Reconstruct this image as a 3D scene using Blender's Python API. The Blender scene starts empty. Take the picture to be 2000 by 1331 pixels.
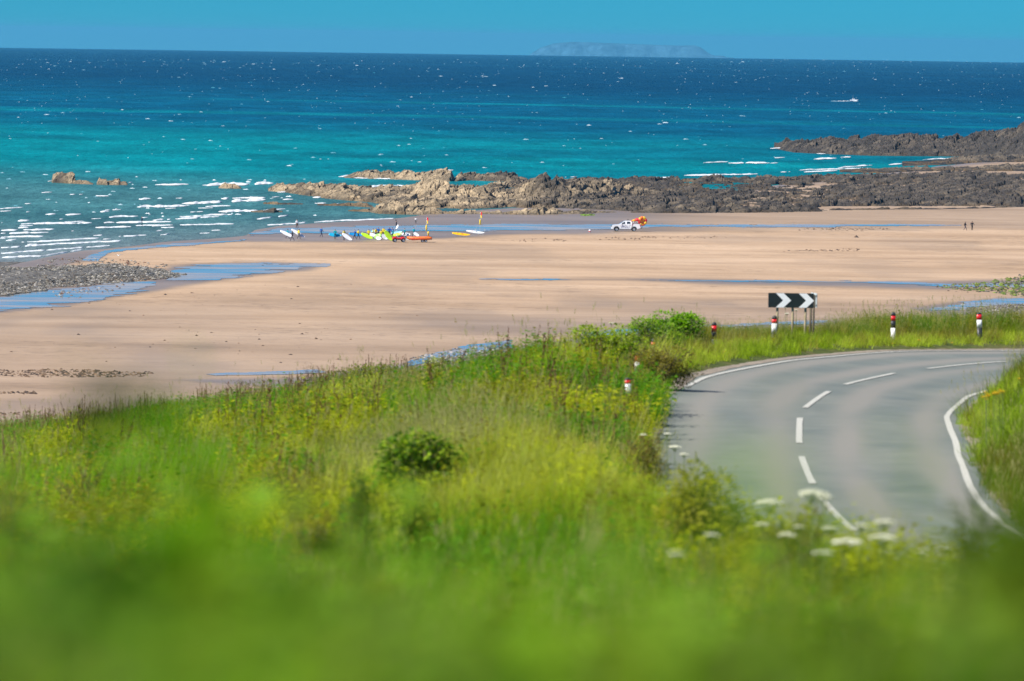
import bpy, bmesh, math, random
import numpy as np
from mathutils import Vector, Matrix, Euler

SC = bpy.context.scene
COL = SC.collection
random.seed(7)
RNG = np.random.default_rng(11)

# ------------------------------------------------------------------ camera
FPX = 11000.0          # focal length in pixels of a 2000 px wide picture
HC = 34.0              # eye height above the sea
REARTH = 6371000.0
_p = math.atan((665.5 - 72.0) / FPX)
_r = math.atan(0.0145)
CF = np.array([0, math.cos(_p), -math.sin(_p)])
_u0 = np.array([0, math.sin(_p), math.cos(_p)])
CR = math.cos(_r) * np.array([1.0, 0, 0]) + math.sin(_r) * _u0
CU = -math.sin(_r) * np.array([1.0, 0, 0]) + math.cos(_r) * _u0

cam = bpy.data.cameras.new('camera')
cam.sensor_width = 36.0
cam.lens = 36.0 * FPX / 2000.0
cam.clip_start = 0.2
cam.clip_end = 200000.0
cam.dof.use_dof = True
cam.dof.focus_distance = 340.0
cam.dof.aperture_fstop = 4.0
cam_o = bpy.data.objects.new('camera', cam)
COL.objects.link(cam_o)
cam_o.matrix_world = Matrix(((CR[0], CU[0], -CF[0], 0), (CR[1], CU[1], -CF[1], 0), (CR[2], CU[2], -CF[2], HC), (0, 0, 0, 1)))
SC.camera = cam_o

# ------------------------------------------------------------------ sky, sun, exposure
SUN_AZ = math.atan2(-0.80, -0.46)      # from +Y, clockwise: from the left and a little behind
SUN_EL = math.radians(47)
world = bpy.data.worlds.new('World')
SC.world = world
world.use_nodes = True
wn = world.node_tree.nodes
wl = world.node_tree.links
wn.clear()
wo = wn.new('ShaderNodeOutputWorld')
wb = wn.new('ShaderNodeBackground')
ws = wn.new('ShaderNodeTexSky')
ws.sky_type = 'NISHITA'
ws.sun_disc = False
ws.sun_elevation = SUN_EL
ws.sun_rotation = SUN_AZ
ws.altitude = 0
ws.air_density = 1.0
ws.dust_density = 0.0
ws.ozone_density = 3.0
wt = wn.new('ShaderNodeMix')
wt.data_type = 'RGBA'
wt.blend_type = 'MULTIPLY'
wt.inputs['Factor'].default_value = 1.0
wt.inputs['B'].default_value = (0.045, 0.37, 0.74, 1)
# seen from a height the sea horizon dips below eye level: the sky goes on down to it
wc_ = wn.new('ShaderNodeTexCoord')
wv = wn.new('ShaderNodeVectorMath'); wv.operation = 'ADD'; wv.inputs[1].default_value = (0, 0, 0.012)
wl.new(wc_.outputs['Generated'], wv.inputs[0])
wl.new(wv.outputs[0], ws.inputs['Vector'])
wl.new(ws.outputs[0], wt.inputs['A'])
wl.new(wt.outputs['Result'], wb.inputs[0])
wb.inputs[1].default_value = 0.08
wl.new(wb.outputs[0], wo.inputs[0])

sun = bpy.data.lights.new('sun', 'SUN')
sun.energy = 4.6
sun.angle = math.radians(0.53)
sun.color = (1.0, 0.95, 0.86)
sun_o = bpy.data.objects.new('sun', sun)
COL.objects.link(sun_o)
_sd = Vector((math.sin(SUN_AZ) * math.cos(SUN_EL), math.cos(SUN_AZ) * math.cos(SUN_EL), math.sin(SUN_EL)))
sun_o.rotation_euler = _sd.to_track_quat('Z', 'Y').to_euler()
sun_o.location = (-60, 0, 120)

SC.view_settings.view_transform = 'Standard'
SC.view_settings.look = 'None'
SC.view_settings.exposure = 0.75
SC.view_settings.gamma = 1.0
SC.view_settings.use_curve_mapping = False
SC.cycles.use_denoising = True
SC.cycles.max_bounces = 8
SC.cycles.diffuse_bounces = 3
SC.cycles.glossy_bounces = 3
SC.cycles.transmission_bounces = 4
SC.cycles.volume_bounces = 0
SC.cycles.sample_clamp_indirect = 4.0

# ------------------------------------------------------------------ geometry helpers
def ray(px, py):
    px = np.asarray(px, float)[..., None]; py = np.asarray(py, float)[..., None]
    v = CF * FPX + CR * (px - 1000) - CU * (py - 665.5)
    return v / v[..., 1:2]

def onz(px, py, z=0.0):
    """where the line of sight through a picture point meets height z"""
    v = ray(px, py)
    p = v * ((z - HC) / v[..., 2:3])
    p[..., 2] += HC
    return p

def atd(px, py, d):
    """the point at distance d on the line of sight through a picture point"""
    v = ray(px, py) * np.asarray(d, float)[..., None]
    v[..., 2] += HC
    return v

def sstep(a, b, x):
    t = np.clip((x - a) / (b - a), 0, 1)
    return t * t * (3 - 2 * t)

def hsh(ix, iy, seed):
    with np.errstate(over='ignore'):
        h = (ix.astype(np.int64) * 374761393 + iy.astype(np.int64) * 668265263 + seed * 1442695041) & 0xFFFFFFFF
        h = ((h ^ (h >> 13)) * 1274126177) & 0xFFFFFFFF
        h = (h ^ (h >> 16)) & 0xFFFFFF
    return h / float(0xFFFFFF)

def vnoise(x, y, seed=0):
    x = np.asarray(x, float); y = np.asarray(y, float)
    ix = np.floor(x); iy = np.floor(y)
    fx = x - ix; fy = y - iy
    fx = fx * fx * (3 - 2 * fx); fy = fy * fy * (3 - 2 * fy)
    a = hsh(ix, iy, seed); b = hsh(ix + 1, iy, seed); c = hsh(ix, iy + 1, seed); d = hsh(ix + 1, iy + 1, seed)
    return (a * (1 - fx) + b * fx) * (1 - fy) + (c * (1 - fx) + d * fx) * fy

def fbm(x, y, seed=0, oct=4):
    s = 0; a = 0.5; t = 0
    for o in range(oct):
        s = s + a * vnoise(x * 2 ** o, y * 2 ** o, seed + o * 17); t += a; a *= 0.5
    return s / t

def cells(x, y, seed=0):
    """jittered cells: offset from the nearest seed, three random values of it, and distance to the border"""
    ix = np.floor(x); iy = np.floor(y)
    best = np.full(x.shape, 9.0); sec = np.full(x.shape, 9.0)
    bx = np.zeros(x.shape); by = np.zeros(x.shape); cx = np.zeros(x.shape); cy = np.zeros(x.shape)
    for i in (-1, 0, 1):
        for j in (-1, 0, 1):
            jx = ix + i; jy = iy + j
            dx = x - (jx + hsh(jx, jy, seed)); dy = y - (jy + hsh(jx, jy, seed + 5))
            q = dx * dx + dy * dy
            m = q < best
            sec = np.where(m, best, np.minimum(sec, q))
            best = np.where(m, q, best); bx = np.where(m, dx, bx); by = np.where(m, dy, by)
            cx = np.where(m, jx, cx); cy = np.where(m, jy, cy)
    return bx, by, hsh(cx, cy, seed + 11), hsh(cx, cy, seed + 23), hsh(cx, cy, seed + 31), np.sqrt(sec) - np.sqrt(best)

def link(o, parent=None):
    COL.objects.link(o)
    if parent is not None:
        o.parent = parent
    return o

def tag(o, label=None, cat=None, group=None, kind=None):
    if label: o['label'] = label
    if cat: o['category'] = cat
    if group: o['group'] = group
    if kind: o['kind'] = kind
    return o

def empty(name, loc=(0, 0, 0), rz=0.0):
    o = bpy.data.objects.new(name, None)
    COL.objects.link(o)
    o.location = loc; o.rotation_euler = (0, 0, rz)
    o.empty_display_size = 0.2
    return o

def mesh_np(name, V, F, mats, smooth=False, mi=None):
    """mesh from arrays; F is one (n,k) array"""
    me = bpy.data.meshes.new(name)
    V = np.asarray(V, np.float32).reshape(-1, 3); F = np.asarray(F, np.int32)
    n, k = F.shape
    me.vertices.add(len(V)); me.vertices.foreach_set('co', V.ravel())
    me.loops.add(n * k); me.loops.foreach_set('vertex_index', F.ravel())
    me.polygons.add(n)
    me.polygons.foreach_set('loop_start', np.arange(0, n * k, k, dtype=np.int32))
    me.polygons.foreach_set('loop_total', np.full(n, k, np.int32))
    if mi is not None: me.polygons.foreach_set('material_index', np.asarray(mi, np.int32))
    me.update(calc_edges=True)
    me.polygons.foreach_set('use_smooth', np.full(n, bool(smooth)))
    for m in (mats if isinstance(mats, (list, tuple)) else [mats]):
        me.materials.append(m)
    me.validate()
    return me

def grid_faces(nr, nc):
    i = np.arange(nr - 1)[:, None] * nc + np.arange(nc - 1)[None, :]
    return np.stack([i, i + 1, i + nc + 1, i + nc], -1).reshape(-1, 4)

def vcol(me, name, C):
    a = me.color_attributes.new(name, 'FLOAT_COLOR', 'POINT')
    C = np.asarray(C, np.float32)
    if C.shape[-1] == 3: C = np.concatenate([C, np.ones(C.shape[:-1] + (1,), np.float32)], -1)
    a.data.foreach_set('color', C.reshape(-1, 4).ravel())

class MB:
    """collects simple shapes into one mesh"""
    def __init__(s): s.v = []; s.f = []; s.m = []
    def add(s, vs, fs, m=0):
        b = len(s.v); s.v += [tuple(v) for v in vs]; s.f += [tuple(b + i for i in f) for f in fs]; s.m += [m] * len(fs)
    def box(s, c, d, rot=None, m=0, taper=1.0):
        hx, hy, hz = d[0] / 2, d[1] / 2, d[2] / 2
        vs = [Vector((sx * hx * (taper if sz > 0 else 1), sy * hy * (taper if sz > 0 else 1), sz * hz)) for sz in (-1, 1) for sy in (-1, 1) for sx in (-1, 1)]
        if rot is not None:
            R = Euler(rot).to_matrix(); vs = [R @ v for v in vs]
        vs = [v + Vector(c) for v in vs]
        s.add(vs, [(0, 2, 3, 1), (4, 5, 7, 6), (0, 1, 5, 4), (2, 6, 7, 3), (0, 4, 6, 2), (1, 3, 7, 5)], m)
    def tube(s, pts, rad, n=8, m=0, cap=True):
        pts = [Vector(p) for p in pts]
        if not hasattr(rad, '__len__'): rad = [rad] * len(pts)
        vs = []; fs = []; ref = None
        for i, p in enumerate(pts):
            t = (pts[min(i + 1, len(pts) - 1)] - pts[max(i - 1, 0)]).normalized()
            if ref is None:
                ref = Vector((0, 0, 1)) if abs(t.z) < 0.9 else Vector((1, 0, 0))
            a = t.cross(ref).normalized(); b = t.cross(a).normalized(); ref = -b.cross(t).cross(t) if False else ref
            for k in range(n):
                w = 2 * math.pi * k / n
                vs.append(p + (a * math.cos(w) + b * math.sin(w)) * rad[i])
        for i in range(len(pts) - 1):
            for k in range(n):
                k2 = (k + 1) % n
                fs.append((i * n + k, i * n + k2, (i + 1) * n + k2, (i + 1) * n + k))
        if cap:
            fs.append(tuple(range(n))[::-1]); fs.append(tuple((len(pts) - 1) * n + k for k in range(n)))
        s.add(vs, fs, m)
    def lathe(s, prof, n=16, c=(0, 0, 0), axis='Z', m=0):
        vs = []; fs = []
        for (r, h) in prof:
            for k in range(n):
                w = 2 * math.pi * k / n
                q = (r * math.cos(w), r * math.sin(w), h)
                if axis == 'Y': q = (q[0], q[2], q[1])
                if axis == 'X': q = (q[2], q[0], q[1])
                vs.append((q[0] + c[0], q[1] + c[1], q[2] + c[2]))
        for i in range(len(prof) - 1):
            for k in range(n):
                k2 = (k + 1) % n
                fs.append((i * n + k, i * n + k2, (i + 1) * n + k2, (i + 1) * n + k))
        s.add(vs, fs, m)
    def prism(s, poly, y0, y1, m=0):
        """polygon in XZ pulled along Y"""
        n = len(poly)
        vs = [(x, y0, z) for x, z in poly] + [(x, y1, z) for x, z in poly]
        fs = [tuple(range(n)), tuple(range(2 * n - 1, n - 1, -1))] + [(i, i + n, (i + 1) % n + n, (i + 1) % n) for i in range(n)]
        s.add(vs, fs, m)
    def build(s, name, mats, parent=None, smooth=False, bevel=0.0):
        me = bpy.data.meshes.new(name)
        me.from_pydata(s.v, [], s.f)
        mats = mats if isinstance(mats, (list, tuple)) else [mats]
        for m in mats: me.materials.append(m)
        if any(s.m): me.polygons.foreach_set('material_index', s.m)
        bm = bmesh.new(); bm.from_mesh(me)
        bmesh.ops.recalc_face_normals(bm, faces=bm.faces)
        if bevel:
            es = [e for e in bm.edges if len(e.link_faces) == 2 and e.calc_face_angle(0) > 0.5]
            bmesh.ops.bevel(bm, geom=es, offset=bevel, segments=2, affect='EDGES', profile=0.6, clamp_overlap=True)
        bm.to_mesh(me); bm.free()
        me.polygons.foreach_set('use_smooth', [smooth] * len(me.polygons))
        o = bpy.data.objects.new(name, me)
        return link(o, parent)

# ------------------------------------------------------------------ materials
def nmat(name):
    m = bpy.data.materials.new(name); m.use_nodes = True
    nt = m.node_tree; nt.nodes.clear()
    out = nt.nodes.new('ShaderNodeOutputMaterial')
    return m, nt, out

def N(nt, t, **kw):
    n = nt.nodes.new(t)
    for k, v in kw.items():
        if k in n.bl_rna.properties: setattr(n, k, v)
    return n

def noise_node(nt, scale, detail=4, rough=0.55, stretch=None, coord='Object'):
    tc = N(nt, 'ShaderNodeTexCoord')
    mp = N(nt, 'ShaderNodeMapping')
    if stretch: mp.inputs['Scale'].default_value = stretch
    nt.links.new(tc.outputs[coord], mp.inputs[0])
    no = N(nt, 'ShaderNodeTexNoise')
    no.inputs['Scale'].default_value = scale; no.inputs['Detail'].default_value = detail; no.inputs['Roughness'].default_value = rough
    nt.links.new(mp.outputs[0], no.inputs['Vector'])
    return no

def ramp(nt, src, stops):
    r = N(nt, 'ShaderNodeValToRGB')
    els = r.color_ramp.elements
    while len(els) < len(stops): els.new(0.5)
    for e, (p, c) in zip(els, stops):
        e.position = p; e.color = (c[0], c[1], c[2], 1) if hasattr(c, '__len__') else (c, c, c, 1)
    nt.links.new(src, r.inputs[0])
    return r

def mixc(nt, mode, fac, a, b):
    m = N(nt, 'ShaderNodeMix'); m.data_type = 'RGBA'; m.blend_type = mode
    for s, v in (('Factor', fac), ('A', a), ('B', b)):
        i = [q for q in m.inputs if q.name == s and (q.type == 'RGBA' or (s == 'Factor' and q.type == 'VALUE'))][0]
        if hasattr(v, 'is_output'): nt.links.new(v, i)
        elif hasattr(v, '__len__'): i.default_value = (v[0], v[1], v[2], 1)
        else: i.default_value = v
    return [q for q in m.outputs if q.type == 'RGBA'][0]

def simple(name, col, rough=0.6, spec=0.5, metal=0.0, var=0.12, scale=8.0, bump=0.0, coat=0.0):
    """plain surface with a little grain and wear"""
    m, nt, out = nmat(name)
    b = N(nt, 'ShaderNodeBsdfPrincipled')
    no = noise_node(nt, scale, 4)
    lo = [c * (1 - var) for c in col]; hi = [min(1, c * (1 + var)) for c in col]
    r = ramp(nt, no.outputs['Fac'], [(0.3, lo), (0.7, hi)])
    nt.links.new(r.outputs[0], b.inputs['Base Color'])
    b.inputs['Roughness'].default_value = rough; b.inputs['Specular IOR Level'].default_value = spec
    b.inputs['Metallic'].default_value = metal
    b.inputs['Coat Weight'].default_value = coat
    if bump:
        bu = N(nt, 'ShaderNodeBump'); bu.inputs['Strength'].default_value = bump; bu.inputs['Distance'].default_value = 0.02
        nt.links.new(no.outputs['Fac'], bu.inputs['Height']); nt.links.new(bu.outputs[0], b.inputs['Normal'])
    nt.links.new(b.outputs[0], out.inputs[0])
    return m

def attr_rock(name, attr='tone', rough=0.9, nscale=2.0, bump=0.6):
    m, nt, out = nmat(name)
    b = N(nt, 'ShaderNodeBsdfPrincipled')
    at = N(nt, 'ShaderNodeAttribute'); at.attribute_name = attr
    no = noise_node(nt, nscale, 6, 0.65)
    r = ramp(nt, no.outputs['Fac'], [(0.34, 0.38), (0.66, 1.4)])
    c = mixc(nt, 'MULTIPLY', 1.0, at.outputs['Color'], r.outputs[0])
    nt.links.new(c, b.inputs['Base Color'])
    b.inputs['Roughness'].default_value = rough; b.inputs['Specular IOR Level'].default_value = 0.25
    bu = N(nt, 'ShaderNodeBump'); bu.inputs['Strength'].default_value = bump; bu.inputs['Distance'].default_value = 0.3
    nt.links.new(no.outputs['Fac'], bu.inputs['Height']); nt.links.new(bu.outputs[0], b.inputs['Normal'])
    nt.links.new(b.outputs[0], out.inputs[0])
    return m

def leaf_mat(name, col=None, inst=True, trans=0.45, var=0.25):
    """leaf: diffuse, translucent and a weak gloss; colour from the instance tint or fixed"""
    m, nt, out = nmat(name)
    if inst:
        at = N(nt, 'ShaderNodeAttribute'); at.attribute_type = 'INSTANCER'; at.attribute_name = 'tint'
        base = at.outputs['Color']
    else:
        at = N(nt, 'ShaderNodeAttribute'); at.attribute_name = 'tone'
        base = at.outputs['Color']
    if col is not None:
        rgb = N(nt, 'ShaderNodeRGB'); rgb.outputs[0].default_value = (*col, 1); base = rgb.outputs[0]
    no = noise_node(nt, 9.0, 3)
    r = ramp(nt, no.outputs['Fac'], [(0.3, 1 - var), (0.7, 1 + var)])
    c = mixc(nt, 'MULTIPLY', 1.0, base, r.outputs[0])
    d = N(nt, 'ShaderNodeBsdfPrincipled'); nt.links.new(c, d.inputs['Base Color'])
    d.inputs['Roughness'].default_value = 0.55; d.inputs['Specular IOR Level'].default_value = 0.10
    t = N(nt, 'ShaderNodeBsdfTranslucent')
    tc = mixc(nt, 'MULTIPLY', 1.0, c, (1.55, 1.6, 0.45)); nt.links.new(tc, t.inputs[0])
    mx = N(nt, 'ShaderNodeMixShader'); mx.inputs[0].default_value = trans
    nt.links.new(d.outputs[0], mx.inputs[1]); nt.links.new(t.outputs[0], mx.inputs[2])
    nt.links.new(mx.outputs[0], out.inputs[0])
    return m
# ================================================================== THE SEA
def piece(P):
    """piecewise-linear function from (px, py) points"""
    P = sorted(P)
    xs = [p[0] for p in P]; ys = [p[1] for p in P]
    return lambda x: np.interp(x, xs, ys)

def poly_sd(px, py, poly, ys=4.0):
    """signed distance to a polygon given in the picture, depth stretched; positive inside"""
    px = np.asarray(px, float); py = np.asarray(py, float) * ys
    d = np.full(px.shape, 1e9); ins = np.zeros(px.shape, bool)
    n = len(poly)
    for i in range(n):
        ax, ay = poly[i][0], poly[i][1] * ys; bx, by = poly[(i + 1) % n][0], poly[(i + 1) % n][1] * ys
        ex, ey = bx - ax, by - ay
        t = np.clip(((px - ax) * ex + (py - ay) * ey) / (ex * ex + ey * ey + 1e-9), 0, 1)
        d = np.minimum(d, np.hypot(px - ax - t * ex, py - ay - t * ey))
        c = ((ay > py) != (by > py)) & (px < (bx - ax) * (py - ay) / (by - ay + 1e-12) + ax)
        ins ^= c
    return np.where(ins, d, -d)

# the sea: round with the earth, so its horizon lies where it does
nr, nc = 620, 420
rr = 480 * (40000 / 480.0) ** np.linspace(0, 1, nr)
aa = np.radians(np.linspace(-24, 24, nc))
R_, A_ = np.meshgrid(rr, aa, indexing='ij')
SX, SY = R_ * np.sin(A_), R_ * np.cos(A_)
SZ = -R_ ** 2 / (2 * REARTH)
# colour of the water by depth: shallow green, turquoise sand banks, deep blue
shal = np.array([0.045, 0.135, 0.135]); turq = np.array([0.001, 0.170, 0.185]); blue = np.array([0.001, 0.070, 0.125]); deep = np.array([0.001, 0.032, 0.072]); far = np.array([0.001, 0.040, 0.085])
brown = np.array([0.17, 0.17, 0.17])
wob = (fbm(SX / 260 + 3, SY / 700, 3, 3) - 0.5)
side = SX / R_           # left negative
ld = np.log(R_) + wob * 0.10 + side * 0.9
def lerp(a, b, t): return a + (b - a) * t[..., None]
C = np.broadcast_to(shal, SX.shape + (3,)).copy()
C = lerp(C, turq, sstep(math.log(1080), math.log(1420), ld))
C = lerp(C, blue, sstep(math.log(1620), math.log(2350), ld))
C = lerp(C, deep, sstep(math.log(2600), math.log(4300), ld))
C = lerp(C, far, sstep(math.log(5500), math.log(15000), ld))
bank = fbm(SX / 900 + 9, np.log(R_) * 14 + side * 3, 21, 4)
C = lerp(C, turq * 1.15, sstep(0.56, 0.72, bank) * sstep(1450, 1700, R_) * (1 - sstep(2600, 3600, R_)) * 0.8)
C = lerp(C, far * 1.25, sstep(0.60, 0.70, fbm(SX / 2600, np.log(R_) * 20, 33, 3)) * sstep(3000, 4200, R_) * 0.55)
C = lerp(C, blue * 0.8, sstep(0.56, 0.74, fbm(SX / 160, SY / 130, 44, 4)) * (1 - sstep(2200, 3000, R_)) * sstep(1150, 1300, R_) * 0.45)
C = lerp(C, brown, (1 - sstep(890, 1120, R_ + wob * 160 - side * 900)) * 0.8)
ripple = (fbm(SX / 14, SY / 45, 55, 3) - 0.5)
C = np.clip(C * (1 + 0.55 * ripple[..., None]), 0.0005, 1)
m, nt, out = nmat('sea_water')
b = N(nt, 'ShaderNodeBsdfPrincipled')
at = N(nt, 'ShaderNodeAttribute'); at.attribute_name = 'tone'
n1 = noise_node(nt, 1.0, 5, 0.6, (0.05, 0.016, 0.2))
n2 = noise_node(nt, 1.0, 5, 0.65, (0.35, 0.09, 0.3))
r1 = ramp(nt, n1.outputs['Fac'], [(0.3, 0.72), (0.7, 1.28)])
r2 = ramp(nt, n2.outputs['Fac'], [(0.3, 0.75), (0.72, 1.3)])
c = mixc(nt, 'MULTIPLY', 1.0, at.outputs['Color'], r1.outputs[0])
c = mixc(nt, 'MULTIPLY', 1.0, c, r2.outputs[0])
nt.links.new(c, b.inputs['Base Color'])
b.inputs['Roughness'].default_value = 0.42; b.inputs['Specular IOR Level'].default_value = 0.10; b.inputs['IOR'].default_value = 1.2
bu = N(nt, 'ShaderNodeBump'); bu.inputs['Strength'].default_value = 0.9; bu.inputs['Distance'].default_value = 1.2
nt.links.new(n2.outputs['Fac'], bu.inputs['Height']); nt.links.new(bu.outputs[0], b.inputs['Normal'])
nt.links.new(b.outputs[0], out.inputs[0])
M_SEA = m
me = mesh_np('sea', np.stack([SX, SY, SZ], -1), grid_faces(nr, nc)[:, ::-1], M_SEA, True)
vcol(me, 'tone', C)
tag(link(bpy.data.objects.new('sea', me)), 'choppy sea, turquoise near the beach and deep blue towards the horizon', kind='structure')

# foam: breaking waves near the beach and white caps out at sea
m, nt, out = nmat('foam')
b = N(nt, 'ShaderNodeBsdfPrincipled')
no = noise_node(nt, 1.5, 5)
r = ramp(nt, no.outputs['Fac'], [(0.3, (0.75, 0.78, 0.80)), (0.65, (0.95, 0.96, 0.96))])
at = N(nt, 'ShaderNodeAttribute'); at.attribute_name = 'tone'
nt.links.new(mixc(nt, 'MULTIPLY', 1.0, r.outputs[0], at.outputs['Color']), b.inputs['Base Color']); b.inputs['Roughness'].default_value = 0.9
nt.links.new(b.outputs[0], out.inputs[0])
M_FOAM = m

def zsea(x, y): return -(x * x + y * y) / (2 * REARTH)

class Foam:
    def __init__(s): s.V = []; s.F = []; s.n = 0; s.C = []
    def line(s, pts, thick, seed, hole=0.33):
        """a breaking wave along picture points, thick = its height in picture pixels"""
        pts = sorted(pts)
        f = piece(pts)
        step = 0.7
        xs = np.arange(pts[0][0], pts[-1][0], step)
        if len(xs) < 4: return
        ys = f(xs) + (fbm(xs / 24, xs * 0 + seed, seed, 3) - 0.5) * 1.4
        P = onz(xs, ys, 0.0)
        sc = FPX / P[:, 1]
        env = np.clip(np.minimum(xs - xs[0], xs[-1] - xs) / 16.0, 0, 1) ** 0.9
        hh = thick / sc * 0.40 * env * np.clip((fbm(xs / 15, xs * 0 + 7 + seed, seed + 3, 2) - hole + 0.18) * 3.0, 0, 1.3) * (0.7 + 0.6 * vnoise(xs / 8.0, xs * 0, seed + 9))
        wd = thick / sc * 8 * (0.5 + vnoise(xs / 9.0, xs * 0, seed + 4)) * np.clip(hh / (thick / sc * 0.3), 0, 1)
        rows = []
        for t, z in ((-1.0, -0.03), (-0.55, 0.55), (-0.2, 1.0), (0.4, 0.5), (1.0, -0.03)):
            q = P.copy(); q[:, 1] += t * wd + 0.001; q[:, 2] = np.where(hh > 0.02, z * hh, -0.06) if z > 0 else -0.06
            rows.append(q)
        G = np.stack(rows, 0)
        keep = (hh[:-1] > 0.02) | (hh[1:] > 0.02)
        F = grid_faces(5, len(xs)).reshape(4, len(xs) - 1, 4)[:, keep].reshape(-1, 4)
        s.V.append(G.reshape(-1, 3)); s.F.append(F + s.n); s.n += G.reshape(-1, 3).shape[0]
        s.C.append(np.repeat(np.array([[0.88, 0.9, 0.9]]), G.reshape(-1, 3).shape[0], 0) * (0.8 + 0.2 * vnoise(G[..., 0].ravel() / 2, G[..., 1].ravel() / 2, seed))[:, None])
    def caps(s, px, py, w, h, bright=1.0):
        """small white caps: low ragged humps"""
        P = onz(px, py, 0.0)
        for _ in range(4):
            z = zsea(P[:, 0], P[:, 1]); v = ray(px, py); k = (z - HC) / v[:, 2]; P = v * k[:, None]; P[:, 2] += HC
        ok = (P[:, 1] < 20500) & (P[:, 1] > 0)
        P = P[ok]; w = w[ok]; h = h[ok]
        sc = FPX / P[:, 1]; w = w / sc; h = h / sc
        k = 7
        t = np.linspace(-1, 1, k)
        n = len(P)
        top = (1 - t ** 2)[None] * (0.35 + RNG.random((n, k)) * 0.95)
        X = P[:, None, 0] + t[None] * w[:, None] * 0.5
        Y0 = np.repeat(P[:, None, 1], k, 1)
        zb = P[:, None, 2] - 0.05
        front = np.stack([X, Y0 - h[:, None] * 1.2, np.repeat(zb, k, 1)], -1)
        mid = np.stack([X + w[:, None] * 0.03 * RNG.standard_normal((n, k)), Y0, P[:, None, 2] + top * h[:, None]], -1)
        back = np.stack([X, Y0 + h[:, None] * 2.5, np.repeat(zb, k, 1)], -1)
        G = np.stack([front, mid, back], 1).reshape(-1, 3)
        base = grid_faces(3, k)
        F = (base[None] + (np.arange(n) * 3 * k)[:, None, None]).reshape(-1, 4)
        s.V.append(G); s.F.append(F + s.n); s.n += len(G)
        k_ = np.clip(RNG.random(n) ** 0.8 * bright + (bright - 1) * 0.3, 0.0, 1)[:, None]
        cc = np.array([[0.02, 0.26, 0.34]]) * (1 - k_) + np.array([[0.9, 0.92, 0.92]]) * k_
        s.C.append(np.repeat(cc, 3 * k, 0))
    def build(s, name, label):
        me = mesh_np(name, np.concatenate(s.V), np.concatenate(s.F), M_FOAM, True)
        vcol(me, 'tone', np.concatenate(s.C))
        return tag(link(bpy.data.objects.new(name, me)), label, kind='stuff')

fo = Foam()
LINES = [([(267, 404), (370, 402)], 6), ([(355, 398), (520, 390)], 7), ([(430, 388), (520, 386)], 5), ([(400, 403), (452, 402)], 3), ([(425, 413), (505, 411)], 5),
 ([(212, 424), (274, 422)], 4), ([(297, 430), (430, 423)], 4), ([(350, 423), (397, 422)], 3.5), ([(395, 421), (460, 418)], 4), ([(27, 432), (64, 431)], 5), ([(62, 437), (182, 435)], 4.5),
 ([(185, 444), (258, 443)], 3.5), ([(200, 435), (337, 433)], 3.5), ([(258, 441), (460, 437)], 2.2), ([(0, 450), (108, 448)], 4), ([(0, 456), (98, 454)], 4), ([(0, 463), (88, 461)], 3.5),
 ([(50, 473), (195, 465)], 3.2), ([(0, 484), (110, 476), (244, 470)], 3), ([(0, 495), (110, 487), (230, 478)], 2.6), ([(0, 503), (80, 500), (165, 487)], 3.0), ([(394, 362), (535, 358)], 7), ([(302, 361), (370, 360)], 4),
 ([(270, 389), (296, 388)], 5), ([(340, 388), (358, 387)], 5), ([(195, 413), (218, 412)], 5), ([(222, 408), (232, 407)], 4), ([(88, 419), (111, 418)], 4), ([(126, 420), (161, 418)], 4), ([(50, 414), (70, 413)], 4),
 ([(45, 398), (65, 397)], 3), ([(70, 376), (110, 375)], 2), ([(130, 380), (165, 379)], 2), ([(185, 382), (215, 383)], 2.5),
 ([(1512, 308), (1535, 307)], 4), ([(1587, 311), (1635, 309)], 6), ([(1640, 307), (1669, 306)], 4), ([(1735, 322), (1770, 319)], 6), ([(1635, 328), (1707, 322)], 4), ([(1567, 336), (1637, 333)], 5), ([(1500, 319), (1522, 318)], 4),
 ([(1372, 318), (1424, 316)], 3), ([(1420, 319), (1512, 318)], 5), ([(1560, 332), (1700, 329)], 3), ([(1522, 336), (1546, 335)], 4), ([(1590, 300), (1615, 300)], 3), ([(1500, 290), (1540, 289)], 3), ([(1800, 312), (1880, 308)], 3),
 ([(1240, 348), (1322, 346)], 4), ([(1335, 343), (1482, 340)], 4.5), ([(1380, 341), (1422, 340)], 3), ([(1100, 346), (1130, 345)], 3), ([(520, 440), (640, 432), (772, 427)], 2.6),
 ([(660, 345), (694, 343)], 6), ([(690, 366), (782, 362)], 5), ([(610, 386), (640, 384)], 5), ([(655, 365), (680, 364)], 4), ([(500, 357), (536, 356)], 5), ([(500, 412), (560, 408)], 4), ([(500, 428), (565, 420)], 4),
 ([(540, 375), (570, 374)], 3), ([(530, 385), (548, 384)], 3), ([(550, 390), (575, 389)], 3), ([(775, 361), (805, 367)], 4), ([(82, 355), (108, 353)], 3), ([(250, 357), (260, 356)], 3), ([(650, 399), (664, 398)], 3), ([(612, 397), (640, 397)], 3), ([(855, 333), (890, 332)], 3),
 ([(690, 348), (775, 349)], 2), ([(600, 362), (630, 363)], 3), ([(300, 452), (320, 450)], 3), ([(310, 460), (335, 456)], 3), ([(230, 462), (290, 459)], 2), ([(180, 460), (212, 458)], 2.6)]
for i, (pts, th) in enumerate(LINES):
    fo.line(pts, th * (0.68 if pts[0][0] > 1000 else 0.92), 100 + i * 13)
for i in range(34):                        # thin broken wash lines over the shallows
    x0 = RNG.uniform(-30, 430); y0 = RNG.uniform(405, 478); L = RNG.uniform(12, 60)
    if y0 > 500 - x0 * 0.07: continue
    fo.line([(x0, y0), (x0 + L, y0 - L * 0.04)], RNG.uniform(1.2, 2.2), 900 + i * 7, 0.42)
fo.build('breaking_waves', 'white broken lines of surf rolling in on the shallows and round the rocks')
fc = Foam()
n = 640
py = 121 + 210 * RNG.random(n) ** 1.5
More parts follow.
